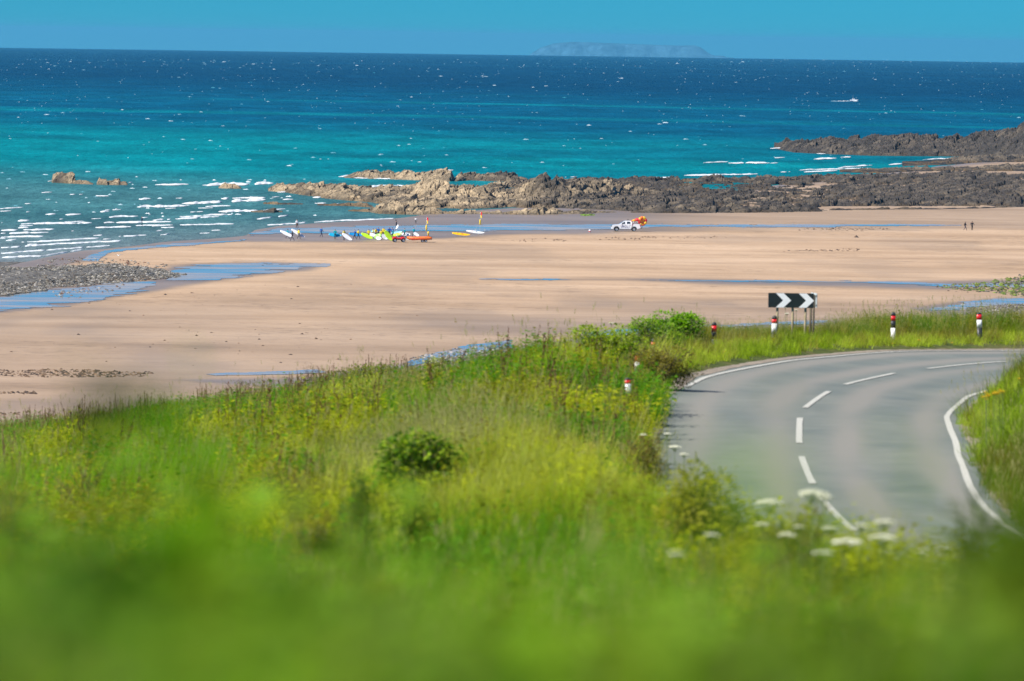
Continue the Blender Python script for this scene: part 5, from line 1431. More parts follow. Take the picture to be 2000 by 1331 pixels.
def person_meshes(ps):
    if ps in PM: return PM[ps]
    J = pose(ps); names = list(J)
    me = bpy.data.meshes.new('skeleton'); me.from_pydata([J[k] for k in names], [(names.index(a), names.index(b)) for a, b in BONES], [])
    o = bpy.data.objects.new('skeleton', me); COL.objects.link(o)
    o.modifiers.new('skin', 'SKIN')
    sv = me.skin_vertices[0].data
    for i, k in enumerate(names):
        q = RADS[k]; sv[i].radius = (q * (0.80 if k in ('pelvis', 'waist', 'chest') else 1), q * (1.25 if k == 'chest' else 1.1 if k in ('pelvis', 'waist') else 1)); sv[i].use_root = (k == 'pelvis')
    sb = o.modifiers.new('sub', 'SUBSURF'); sb.levels = 1; sb.render_levels = 1
    dg = bpy.context.evaluated_depsgraph_get(); dg.update()
    body = bpy.data.meshes.new_from_object(o.evaluated_get(dg))
    bpy.data.objects.remove(o); body.name = 'body'
    # nose, ears and fingers grow out of the same mesh
    bm = bmesh.new(); bm.from_mesh(body)
    def spike(a, b, r0, r1, n=5):
        a = Vector(a); b = Vector(b); t = (b - a).normalized(); s_ = t.orthogonal().normalized(); u_ = t.cross(s_)
        A = [bm.verts.new(a + (s_ * math.cos(6.283 * k / n) + u_ * math.sin(6.283 * k / n)) * r0) for k in range(n)]
        B = [bm.verts.new(b + (s_ * math.cos(6.283 * k / n) + u_ * math.sin(6.283 * k / n)) * r1) for k in range(n)]
        for k in range(n): bm.faces.new((A[k], A[(k + 1) % n], B[(k + 1) % n], B[k]))
        bm.faces.new(B)
    hd = Vector(J['head'])
    spike(hd + Vector((.06, 0, .02)), hd + Vector((.115, 0, .005)), .022, .010)
    for s_ in (1, -1): spike(hd + Vector((0, s_ * .07, .01)), hd + Vector((-.015, s_ * .10, .025)), .022, .012)
    for s_, g in ((1, 'l'), (-1, 'r')):
        G = Vector(J['g' + g]); D = (G - Vector(J['w' + g])).normalized(); S_ = Vector((1, 0, 0)) if abs(D.z) > 0.6 else Vector((0, 0, 1)); S_ = (S_ - D * S_.dot(D)).normalized()
        for k, L in enumerate((.060, .070, .066, .050)):
            spike(G + S_ * (.024 - .016 * k), G + D * L + S_ * (.028 - .018 * k) + Vector((0, -s_ * .012, 0)), .009, .006)
        spike(G - D * .03 + S_ * .02, G + D * .015 + S_ * .055, .010, .007)
    bm.to_mesh(body); bm.free()
    pts = np.array([J[k] for k in names])
    head_like = {'head', 'crown', 'neck', 'gl', 'gr', 'tl', 'tr'}
    body.materials.clear()
    for m_ in (M_WETS, M_SKIN): body.materials.append(m_)
    near = []
    for p in body.polygons:
        i = int(np.argmin(np.linalg.norm(pts - np.array(p.center), axis=1))); near.append(names[i]); p.material_index = 1 if names[i] in head_like else 0; p.use_smooth = True
    def shell(name, keep, off, cond=None):
        b2 = bmesh.new(); b2.from_mesh(body); b2.faces.ensure_lookup_table(); b2.normal_update()
        dele = [f for f in b2.faces if not (near[f.index] in keep and (cond is None or cond(f.calc_center_median())))]
        nv = {v: v.normal.copy() for v in b2.verts}
        bmesh.ops.delete(b2, geom=dele, context='FACES')
        for v in b2.verts: v.co += nv[v] * off
        m2 = bpy.data.meshes.new(name); b2.to_mesh(m2); b2.free()
        for p in m2.polygons: p.use_smooth = True; p.material_index = 0
        return m2
    vest = shell('vest', {'waist', 'chest', 'sl', 'sr', 'el', 'er', 'pelvis'}, .014, lambda c: c.z > .93)
    shorts = shell('shorts', {'pelvis', 'hl', 'hr', 'waist'}, .016, lambda c: c.z < 1.02)
    hz = J['head']
    hair = shell('hair', {'head', 'crown'}, .014, lambda c: c.z > hz[2] + .045 or c.x < hz[0] - .02)
    PM[ps] = (body, vest, shorts, hair)
    return PM[ps]

def person(loc, rz, ps, label, vest=None, shorts=None, hair=M_HAIRD, legs=None, scale=1.0, group='surfers on the beach'):
    body, ve, sh, ha = person_meshes(ps)
    root = empty('person', loc, rz); root.scale = (scale,) * 3
    tag(root, label, 'person', group)
    def part(name, me, m_=None):
        o = link(bpy.data.objects.new(name, me), root)
        if m_ is not None:
            if not me.materials: me.materials.append(m_)
            o.material_slots[0].link = 'OBJECT'; o.material_slots[0].material = m_
        return o
    part('body', body, legs)
    if vest: part('vest', ve, CLOTH[vest])
    if shorts: part('shorts', sh, CLOTH[shorts])
    part('hair', ha, hair)
    return root

# ---- boards
M_FOAMW = simple('board_white', (0.83, 0.84, 0.86), 0.35, 0.5, var=0.03)
BOARDC = dict(white=M_FOAMW, blue=simple('board_blue', (0.0, 0.22, 0.52), 0.4), teal=simple('board_teal', (0.0, 0.33, 0.55), 0.4), lime=simple('board_lime', (0.50, 0.82, 0.02), 0.4), sky=simple('board_sky', (0.25, 0.58, 0.72), 0.4), green=simple('board_green', (0.22, 0.72, 0.05), 0.4), yellow=simple('board_yellow', (0.85, 0.46, 0.0), 0.4), grey=simple('board_grey', (0.72, 0.74, 0.74), 0.4))
M_FIN = simple('fin_black', (0.02, 0.02, 0.022), 0.4)
BM_ = {}
def board_mesh(L, W, T=0.085):
    k = (round(L, 2), round(W, 2))
    if k in BM_: return BM_[k]
    n = 18; V = []; F = []
    m_ = 10
    for i in range(n + 1):
        t = i / n; x = (t - 0.5) * L
        w = W * 0.5 * (max(0.0, math.sin(math.pi * min(1, t * 0.93 + 0.06))) ** 0.55) * (1 if t < 0.75 else 1 - 0.35 * ((t - 0.75) / 0.25) ** 2)
        if i == n: w = 0.02
        th = T * 0.5 * (0.35 + 0.65 * math.sin(math.pi * (0.08 + 0.84 * t)))
        rk = 0.16 * max(0, t - 0.6) ** 2 / 0.16 + 0.04 * max(0, 0.25 - t) ** 2 / 0.06
        for k2 in range(m_):
            a = 2 * math.pi * k2 / m_
            V.append((x, w * math.copysign(abs(math.cos(a)) ** 0.6, math.cos(a)), rk + th * math.sin(a)))
    for i in range(n):
        for k2 in range(m_): F.append((i * m_ + k2, i * m_ + (k2 + 1) % m_, (i + 1) * m_ + (k2 + 1) % m_, (i + 1) * m_ + k2))
    F.append(tuple(range(m_))[::-1]); F.append(tuple(n * m_ + k2 for k2 in range(m_)))
    me = poly_mesh('deck', V, F, M_FOAMW); me.polygons.foreach_set('use_smooth', [True] * len(F))
    fin = MB()
    for y, x in ((0, -L * .42), (-W * .25, -L * .36), (W * .25, -L * .36)):
        fin.prism([(x - .05, 0.0), (x + .09, 0.0), (x - .02, -.16), (x - .07, -.17)], y - .004, y + .004)
    fo_ = fin.build('fins', M_FIN); fm = fo_.data; bpy.data.objects.remove(fo_)
    BM_[k] = (me, fm); return BM_[k]

def board(px, py, py_ground, Lpx, hpx, tilt_deg, col, label, depth=0.0, name='surfboard', group='surfboards', edge=1.05, yaw=0.0, fins=True, cat='surfboard'):
    """a board seen broadside round (px, py): tilt in the picture plane, edge = lean of its face towards the viewer"""
    g = bz(px, py_ground); d = g.y + depth
    c = atd(px, py, d); s = FPX / d
    me, fm = board_mesh(Lpx / s, hpx / s)
    root = empty(name, tuple(float(q) for q in c))
    R_ = Matrix.Rotation(math.radians(yaw), 3, 'Z') @ Matrix.Rotation(math.radians(tilt_deg), 3, 'Y') @ Matrix.Rotation(edge, 3, 'X')
    root.rotation_euler = R_.to_euler()
    tag(root, label, cat, group)
    o = link(bpy.data.objects.new('deck', me), root); o.material_slots[0].link = 'OBJECT'; o.material_slots[0].material = BOARDC[col]
    if fins: link(bpy.data.objects.new('fins', fm), root)
    return root

LEFT, RIGHT, TOW, AWAY = math.pi, 0.0, -math.pi / 2, math.pi / 2
# the group on the left
person(bz(580, 448), TOW + 0.3, 'walk', 'person in a white top and brown shorts walking at the water behind the left surfers', 'white', 'brown', M_HAIRD)
person(bz(561.5, 467), RIGHT + 0.2, 'carry', 'surfer in a teal vest under the leftmost white board', 'teal')
board(560.5, 457.5, 467, 29, 7.6, 25, 'white', 'white board tilted down to the right, leftmost of all the boards', -0.35, 'surfboard')
person(bz(571, 471.5), LEFT - 0.4, 'walk', 'person in a plain dark wetsuit walking between the two left boards', None, None, M_HAIRD)
person(bz(583.5, 467.5), RIGHT + 0.3, 'carry', 'surfer in a yellow vest beside the second white board', 'yellow')
board(582.5, 456.5, 467.5, 31, 7.6, 31, 'white', 'white board tilted down to the right behind the yellow vested surfer', 0.4, 'surfboard')
person(bz(627.5, 464), RIGHT + 0.5, 'walk', 'lone person in dark blue walking between the left group and the crowd', 'blue', None, M_HAIRL, CLOTH['navy'])
person(bz(654.5, 468), TOW - 0.3, 'stand_hold', 'surfer in a teal vest in front of the leftmost blue board', 'teal')
board(655, 459.5, 468, 26, 8.5, 5, 'teal', 'bright blue board held level, leftmost of the blue boards', 0.3, 'surfboard')
person(bz(672, 469.5), AWAY + 0.5, 'stand_hold', 'surfer in a yellow vest behind the steep white board', 'yellow')
board(678, 463.3, 470, 23, 8.8, 35, 'white', 'white board held steeply between the two blue boards', -0.4, 'surfboard')
person(bz(693, 468.7), LEFT + 0.2, 'carry', 'surfer in a blue vest in front of the dark blue board', 'blue')
board(696, 458.6, 467, 30, 7.5, 6, 'blue', 'dark blue board held level next to the lime crowd', 0.3, 'surfboard')
person(bz(699.5, 468), RIGHT, 'walk', 'surfer in a yellow vest looking over the dark blue board', 'yellow')
# the crowd
board(717, 461.5, 469, 25, 8.5, 24, 'lime', 'lime green board tilted down to the right, leftmost of the lime boards', -0.3)
person(bz(720, 468), TOW, 'stand_hold', 'surfer in a yellow vest leaning over the leftmost lime board', 'yellow')
board(731, 452.3, 464, 13, 5.0, -4, 'sky', 'pale blue board standing at the back left of the crowd', 0.6)
person(bz(729, 466.5), LEFT, 'stand_hold', 'surfer in a yellow vest at the left of the crowd behind the white board', 'yellow')
board(728, 459.3, 467, 16, 8.0, 18, 'white', 'white board in the left of the crowd, partly behind the green boards', -0.1)
person(bz(734, 466), TOW + .4, 'stand_hold', 'surfer in a yellow vest in the middle of the crowd above the green board', 'yellow')
person(bz(738.7, 464), TOW - .4, 'stand_hold', 'person in a dark blue vest standing at the back of the crowd', 'blue')
board(738, 461.6, 469, 15, 10.5, -22, 'green', 'bright green board tilted up to the right in the middle of the crowd', -0.2)
board(739.5, 466.0, 470, 11, 8.0, 5, 'white', 'small white board low at the front of the crowd', -0.6)
person(bz(744.5, 469), AWAY, 'stand_hold', 'surfer in a yellow vest and dark legs between the two low white boards', 'yellow')
person(bz(749, 464.5), TOW, 'stand_hold', 'surfer in a yellow vest, tallest in the middle of the crowd', 'yellow')
board(751.5, 463.5, 469.5, 14, 9.5, 40, 'grey', 'pale grey board leaning behind the biggest lime board', -0.3)
board(758.5, 461.0, 471, 24, 11.0, 53, 'lime', 'biggest lime board standing steeply left of the quad bike', -0.5)
person(bz(760, 463.5), TOW, 'stand_hold', 'person in a navy top with light hair behind the biggest lime board', 'blue', None, M_HAIRL)
person(bz(766, 464), TOW - .5, 'stand_hold', 'person in a blue top standing left of the overhead board carrier', 'blue')
person(bz(767, 467.5), LEFT, 'carry', 'surfer in a teal vest at the right side of the crowd', 'teal')
board(775, 454.7, 465, 22, 5.6, -8, 'sky', 'pale blue board at the back right of the crowd', 0.5)
board(775, 458.6, 467, 22, 6.8, -14, 'lime', 'lime board tilted up to the right behind the quad bike', -0.1)
person(bz(774, 450), LEFT + .4, 'overhead', 'person farther back carrying a white board overhead', None, None, M_HAIRD)
board(776, 443.3, 450, 10, 4.6, -62, 'white', 'white board carried overhead at the back of the crowd', -0.3)
person(bz(790, 466), LEFT, 'carry', 'surfer in a teal vest behind the quad bike', 'teal')
board(793, 458.2, 466, 17, 7.5, 4, 'white', 'white board behind the surfer who stands by the quad bike', 0.35)
person(bz(808, 464), LEFT + .3, 'carry', 'surfer in a teal vest behind the orange boat', 'teal')
board(813, 458.3, 465, 12, 7.5, 32, 'white', 'white board sloping down behind the orange boat', 0.35)
person(bz(812, 437), AWAY, 'wade', 'small distant person in a white top at the water line behind the boat', 'white', None, M_HAIRD, None, 0.66)
person(bz(277, 441), RIGHT + .4, 'wade', 'person in a dark wetsuit wading in the surf at the left', None, None, M_HAIRL, CLOTH['navy'], 0.95)
person(bz(1885, 451), RIGHT + .1, 'walk', 'left one of two dark clothed walkers on the sand at the right', 'black', None, M_HAIRD, CLOTH['navy'], 0.98, 'walkers on the sand')
person(bz(1898.5, 450.5), RIGHT + .9, 'wade', 'right one of two dark clothed walkers on the sand at the right', 'black', None, M_HAIRD, CLOTH['black'], 1.0, 'walkers on the sand')

# rescue boards lying tilted on the sand
b1 = board(901, 457.8, 462.5, 36.5, 7.0, 6, 'yellow', 'long yellow rescue board propped on the sand', 0, 'rescue_board', 'rescue boards on the sand', 0.75, 0, False, 'rescue board')
b2 = board(929, 453.6, 458, 36.5, 7.0, 7, 'grey', 'long white rescue board propped on the sand beside the yellow one', 0, 'rescue_board', 'rescue boards on the sand', 0.75, 0, False, 'rescue board')
M_REDP = simple('red_print', (0.65, 0.03, 0.03), 0.5)
M_NAVY = simple('navy_print', (0.02, 0.04, 0.16), 0.5)
for b_, cc in ((b1, M_REDP), (b2, M_NAVY)):
    q = MB(); q.box((-0.62, 0, 0.042), (0.05, 0.46, 0.012)); q.build('stripe', M_REDP, b_)
    q = MB(); q.box((0.15, 0, 0.047), (0.42, 0.10, 0.010)); q.box((0.15, 0.13, 0.046), (0.16, 0.08, 0.010)); q.build('emblem', cc, b_)
    q = MB(); q.box((1.05, 0, 0.06), (0.22, 0.26, 0.02), (0, -0.1, 0)); q.build('pad', M_FOAMW if cc is M_REDP else M_BLACK, b_)

# beach flags
M_FRED = simple('flag_red', (0.75, 0.02, 0.03), 0.8); M_FYEL = simple('flag_yellow', (0.88, 0.62, 0.03), 0.8); M_ROPE = simple('rope_grey', (0.35, 0.33, 0.30), 0.9)
def beach_flag(px, pyb, pytop, label, guys):
    g = bz(px, pyb); s = FPX / g.y; H = (pyb - pytop) / s
    root = empty('beach_flag', g); tag(root, label, 'flag', 'lifeguard flags')
    q = MB(); q.tube([(0, 0, -0.2), (0.02, 0, H * .6), (0.03, 0, H)], [0.03, 0.022, 0.015], 8); q.build('pole', M_WHITE, root, True)
    def cloth(x0, x1, z0, z1, name, m_):
        V = []; F = []; n = 8
        for j in range(5):
            for i in range(n + 1):
                t = i / n
                V.append((0.03 + x0 + (x1 - x0) * t, 0.09 * math.sin(t * 5 + j * 0.4) * t, z0 + (z1 - z0) * j / 4 - 0.35 * t * t * abs(x1)))
        for j in range(4):
            for i in range(n): F.append((j * (n + 1) + i, j * (n + 1) + i + 1, (j + 1) * (n + 1) + i + 1, (j + 1) * (n + 1) + i))
        o = link(bpy.data.objects.new(name, poly_mesh(name, V, F, m_)), root)
        sm = o.modifiers.new('thick', 'SOLIDIFY'); sm.thickness = 0.012
    cloth(0, 0.30, H - 0.55, H - 0.02, 'red_cloth', M_FRED); cloth(0, 0.24, H - 1.05, H - 0.552, 'yellow_cloth', M_FYEL)
    q = MB(); q.lathe([(0.02, H * .28), (0.13, H * .31), (0.14, H * .5), (0.09, H * .58), (0.02, H * .6)], 10); q.build('yellow_sleeve', M_FYEL, root, True)
    for dx in guys:
        q = MB(); q.tube([(0.02, 0, H * .55), (dx, -0.1, 0.0)], 0.010, 4); q.build('guy_rope', M_ROPE, root)
        q = MB(); q.lathe([(0.0, -0.05), (0.11, -0.03), (0.13, 0.05), (0.06, 0.12), (0.0, 0.13)], 8, (dx, -0.1, 0)); q.build('sandbag', M_ROPE, root, True)
beach_flag(832.5, 462, 424.5, 'red over yellow flag on a pole rising behind the orange boat', (-2.0, 0.8))
beach_flag(937.5, 450, 414, 'red over yellow flag on a pole behind the rescue boards', (-0.8, 0.9))

# small marker buoy
g = bz(1152, 454); root = empty('buoy', g); tag(root, 'small white and red buoy on the sand left of the pickup', 'buoy')
q = MB(); q.lathe([(0, 0), (0.16, 0.03), (0.22, 0.18), (0.20, 0.34), (0.1, 0.45), (0, 0.47)], 12); q.build('float', M_FOAMW, root, True)
q = MB(); q.lathe([(0.221, 0.13), (0.226, 0.2), (0.216, 0.26)], 12); q.build('red_band', M_REDP, root, True)

# ---- vehicles
M_PAINT = simple('white_paint', (0.80, 0.81, 0.83), 0.25, 0.5, var=0.03, coat=0.4)
M_TYRE = simple('tyre_rubber', (0.018, 0.018, 0.020), 0.85, 0.2)
M_RIM = simple('alloy', (0.55, 0.57, 0.58), 0.3, 0.5, metal=0.7, var=0.1)
M_TRIM = simple('black_trim', (0.015, 0.015, 0.018), 0.55)
M_MAR = simple('maroon_paint', (0.28, 0.015, 0.04), 0.4)
M_ORANGE = simple('inflatable_orange', (0.80, 0.17, 0.02), 0.5, var=0.08)
M_RUBR = simple('inflatable_red', (0.72, 0.03, 0.04), 0.5, var=0.08)
M_YELI = simple('inflatable_yellow', (0.90, 0.55, 0.02), 0.5, var=0.08)
m, nt, out = nmat('window_glass')
b = N(nt, 'ShaderNodeBsdfPrincipled'); b.inputs['Base Color'].default_value = (0.02, 0.035, 0.05, 1); b.inputs['Roughness'].default_value = 0.06
nt.links.new(b.outputs[0], out.inputs[0]); M_GLASS = m

def wheel(root, x, y, r, w, n=20, rim=True, rimm=None):
    q = MB(); q.lathe([(r * .60, -w * .5), (r * .92, -w * .5), (r, -w * .32), (r, w * .32), (r * .92, w * .5), (r * .60, w * .5), (r * .60, -w * .5)], n, (0, 0, 0), 'Y')
    o = q.build('wheel', M_TYRE, root, True); o.location = (x, y, r)
    if rim:
        q = MB(); s_ = -1 if y < 0 else 1
        q.lathe([(0, s_ * w * .40), (r * .16, s_ * w * .42), (r * .2, s_ * w * .3), (r * .56, s_ * w * .34), (r * .605, s_ * w * .46), (r * .605, -s_ * w * .4)], n, (0, 0, 0), 'Y')
        for k in range(6):
            a = k * math.pi / 3; q.box((math.cos(a) * r * .36, s_ * w * .36, math.sin(a) * r * .36), (r * .46, w * .06, r * .12), (0, -a, 0))
        q.build('rim', rimm or M_RIM, o)
    return o

def pickup():
    g = bz(1229, 452.6); s = FPX / g.y
    k = 1.0
    x0 = (1194.3 - 1229) / s
    root = empty('pickup_truck', (g.x + x0, g.y + 0.9, g.z), math.radians(2)); root.scale = (k, k, k)
    tag(root, 'white double cab pickup on the sand with bright inflatables piled on its back', 'pickup truck')
    HWD = 0.88
    def arch(cx, r, n=9): return [(cx + r * math.cos(a), 0.40 + r * math.sin(a)) for a in np.linspace(0, math.pi, n)]
    low = [(0.03, 0.42), (0.0, 0.62), (0.05, 0.88), (0.20, 1.06), (0.55, 1.14), (1.42, 1.21), (3.52, 1.24), (3.52, 0.44)] + arch(3.02 + 0.82, 0.46)[:0]
    # lower body with wheel arches cut
    prof = [(0.02, 0.45), (0.0, 0.66), (0.05, 0.90), (0.20, 1.07), (0.60, 1.15), (1.40, 1.22), (3.58, 1.24), (3.58, 0.42)]
    prof = prof[:-1] + [(3.58, 0.66), (3.42, 0.55), (3.36, 0.40)] + [(1.32, 0.40)] + [p for p in arch(0.84, 0.47)] + [(0.30, 0.36)]
    q = MB(); q.prism(prof, -HWD, HWD); q.build('body', M_PAINT, root, False, 0.035)
    cab = [(1.36, 1.222), (1.62, 1.42), (2.12, 1.76), (2.40, 1.84), (3.35, 1.85), (3.54, 1.80), (3.60, 1.242)]
    V = []
    for y, kx in ((-1, 1), (1, 1)):
        for x, z in cab: V.append((x, y * (HWD - 0.02 - max(0, z - 1.24) * 0.30), z))
    n = len(cab); F = [tuple(range(n)), tuple(range(2 * n - 1, n - 1, -1))] + [(i, i + n, (i + 1) % n + n, (i + 1) % n) for i in range(n)]
    q = MB(); q.add(V, F); q.build('cab', M_PAINT, root, False, 0.03)
    def glass(poly, lb):
        for sgn in (-1, 1):
            vs = []
            for off in (0.006, -0.012):
                for x, z in poly: vs.append((x, sgn * (HWD - 0.02 - max(0, z - 1.24) * 0.30 + off), z))
            n = len(poly); q = MB(); q.add(vs, [tuple(range(n)), tuple(range(2 * n - 1, n - 1, -1))] + [(i, i + n, (i + 1) % n + n, (i + 1) % n) for i in range(n)])
            q.build('side_window', M_GLASS, root)
    glass([(1.62, 1.27), (1.80, 1.46), (2.18, 1.68), (2.36, 1.71), (2.36, 1.30)], '')
    glass([(2.66, 1.32), (2.66, 1.72), (3.20, 1.71), (3.32, 1.52), (3.26, 1.34)], '')
    q = MB(); q.add([(1.44, -0.72, 1.30), (1.44, 0.72, 1.30), (2.09, 0.62, 1.765), (2.09, -0.62, 1.765)], [(0, 1, 2, 3)]); q.build('windscreen', M_GLASS, root).location = (-0.018, 0, 0.012)
    bed = [(3.64, 0.62), (3.64, 1.32), (5.06, 1.32), (5.10, 0.70), (4.92, 0.56), (4.40, 0.50)] + [(4.36, 0.46)] + arch(3.90, 0.46)[1:-1] + [(3.66, 0.44)]
    bed = [(3.64, 1.32), (5.06, 1.32), (5.12, 0.74), (4.95, 0.58)] + arch(3.92, 0.47)[:-1] + [(3.64, 0.60)]
    q = MB(); q.prism(bed, -HWD, -HWD + 0.07); q.prism(bed, HWD - 0.07, HWD); q.box((5.05, 0, 1.0), (0.06, 1.60, 0.60)); q.box((4.35, 0, 0.78), (1.40, 1.60, 0.05)); q.build('bed', M_PAINT, root, False, 0.015)
    q = MB(); q.box((3.61, 0, 0.95), (0.05, 1.66, 0.62)); q.box((3.72, -HWD - 0.004, 1.28), (0.10, 0.012, 0.5), (0, 0.25, 0)); q.box((5.00, -HWD - 0.006, 1.10), (0.10, 0.012, 0.62), (0, -0.35, 0)); q.build('maroon_trim', M_MAR, root)
    rk = MB()
    for y in (-0.80, 0.80):
        rk.tube([(3.72, y, 1.30), (3.80, y, 1.66), (4.92, y, 1.66), (5.05, y, 1.30)], 0.035, 8)
    for x in (3.80, 4.35, 4.92): rk.tube([(x, -0.80, 1.66), (x, 0.80, 1.66)], 0.03, 8)
    rk.build('load_rack', M_PAINT, root, True)
    q = MB(); q.box((2.40, -HWD - 0.03, 0.40), (2.0, 0.14, 0.06)); q.box((2.40, HWD + 0.03, 0.40), (2.0, 0.14, 0.06)); q.box((2.3, 0, 0.42), (4.0, 1.3, 0.16)); q.build('underbody', M_TRIM, root)
    q = MB(); q.box((5.22, 0, 0.62), (0.16, 1.66, 0.14)); q.box((5.36, -0.5, 0.80), (0.25, 0.3, 0.06)); q.build('rear_bumper', M_TRIM, root, False, 0.02)
    q = MB(); q.box((-0.02, 0, 0.52), (0.10, 1.60, 0.16)); q.build('front_bumper', M_PAINT, root, False, 0.03)
    q = MB(); q.box((0.02, 0, 0.84), (0.06, 0.80, 0.16)); q.build('grille', M_TRIM, root)
    for y in (-0.70, 0.70):
        q = MB(); q.box((0.12, y, 0.93), (0.18, 0.30, 0.13), (0, 0.5, 0)); q.build('headlight', M_GLASS, root, False, 0.02)
        q = MB(); q.box((5.10, y * 1.2, 1.05), (0.05, 0.10, 0.34)); q.build('tail_light', M_RED, root)
        q = MB(); q.box((1.72, y * 1.45, 1.30), (0.10, 0.20, 0.15)); q.build('wing_mirror', M_PAINT, root, False, 0.02)
    for x in (2.52, 3.40):
        q = MB(); q.box((x - 0.15, -HWD - 0.012, 1.12), (0.17, 0.03, 0.035)); q.build('door_handle', M_TRIM, root)
    q = MB()
    for x in (1.50, 2.50, 3.50): q.box((x, -HWD + 0.0145, 0.82), (0.012, 0.032, 0.72))
    q.build('door_gap', M_TRIM, root)
    for cx in (0.84, 3.92):
        aq = MB()
        for sgn in (-1, 1):
            pts = [(cx + 0.485 * math.cos(a), sgn * (HWD + 0.01), 0.40 + 0.485 * math.sin(a)) for a in np.linspace(0, math.pi, 13)]
            aq.tube(pts, 0.035, 6)
        aq.build('wheel_arch', M_TRIM, root, True)
        wq = MB(); wq.box((cx, 0, 0.60), (0.84, 1.66, 0.4)); wq.build('wheel_well', M_TRIM, root)
        for y in (-0.80, 0.80): wheel(root, cx, y, 0.39, 0.25)
    # lettering on the doors
    tc = bpy.data.curves.new('lettering', 'FONT'); tc.body = 'RNLI'; tc.size = 0.62; tc.extrude = 0.004; tc.space_character = 1.15
    to = bpy.data.objects.new('lettering', tc); COL.objects.link(to)
    dg = bpy.context.evaluated_depsgraph_get(); dg.update()
    tm = bpy.data.meshes.new_from_object(to.evaluated_get(dg)); bpy.data.objects.remove(to)
    tm.materials.clear(); tm.materials.append(M_NAVY)
    o = link(bpy.data.objects.new('lettering', tm), root); o.location = (1.66, -HWD - 0.008, 0.60); o.rotation_euler = (math.pi / 2, 0, 0)
    q = MB(); q.tube([(2.9, 0.2, 1.85), (2.9, 0.2, 2.05)], 0.012, 5); q.box((2.9, 0.2, 2.06), (0.34, 0.24, 0.05)); q.build('roof_antenna', M_TRIM, root)
    # the inflatables
    def ring(loc, R, r, rot, label, n=8):
        rt = empty('inflatable_ring', loc); rt.rotation_euler = rot; tag(rt, label, 'inflatable', 'inflatables on the pickup')
        ms = [M_RUBR, M_YELI, M_ORANGE, M_YELI]
        for i in range(n):
            a0 = 2 * math.pi * i / n; a1 = 2 * math.pi * (i + 1) / n
            pts = [(R * math.cos(a), 0, R * math.sin(a)) for a in np.linspace(a0, a1, 5)]
            q = MB(); q.tube(pts, [r * .94, r, r, r, r * .94], 12); q.build('segment', ms[i % 4], rt, True)
        for i in range(n):
            a0 = 2 * math.pi * (i + 0.5) / n; a1 = a0 + 2 * math.pi / n
            q = MB(); q.add([(0, -0.05, 0), (R * .8 * math.cos(a0), -0.02, R * .8 * math.sin(a0)), (R * .8 * math.cos(a1), -0.02, R * .8 * math.sin(a1)), (0, 0.05, 0), (R * .8 * math.cos(a0), 0.05, R * .8 * math.sin(a0)), (R * .8 * math.cos(a1), 0.05, R * .8 * math.sin(a1))], [(0, 1, 2), (5, 4, 3), (0, 3, 4, 1), (1, 4, 5, 2), (2, 5, 3, 0)])
            q.build('panel', ms[(i + 1) % 3], rt)
        return rt
    B_ = root.location
    ring((B_.x + 5.42, B_.y - 0.35, B_.z + 1.84), 0.60, 0.27, (0.12, 0.12, 0.25), 'big red, orange and yellow ring leaning on the tailgate of the pickup')
    rt = empty('inflatable_mat', (B_.x + 4.25, B_.y, B_.z + 1.72)); tag(rt, 'orange and red inflatable folded over the rack of the pickup', 'inflatable', 'inflatables on the pickup')
    for i, (x, zt, m_) in enumerate([(-0.72, 0.22, M_ORANGE), (-0.42, 0.36, M_YELI), (-0.12, 0.46, M_ORANGE), (0.18, 0.58, M_RUBR), (0.48, 0.62, M_RUBR), (0.74, 0.66, M_ORANGE)]):
        q = MB(); q.tube([(x, -0.78, zt * 0.36), (x, -0.70, zt * 0.5), (x, 0, zt * 0.62), (x, 0.7, zt * 0.5), (x, 0.78, zt * 0.36)], [0.08, zt * 0.40, zt * 0.45, zt * 0.40, 0.08], 10); q.build('tube', m_, rt, True)
pickup()

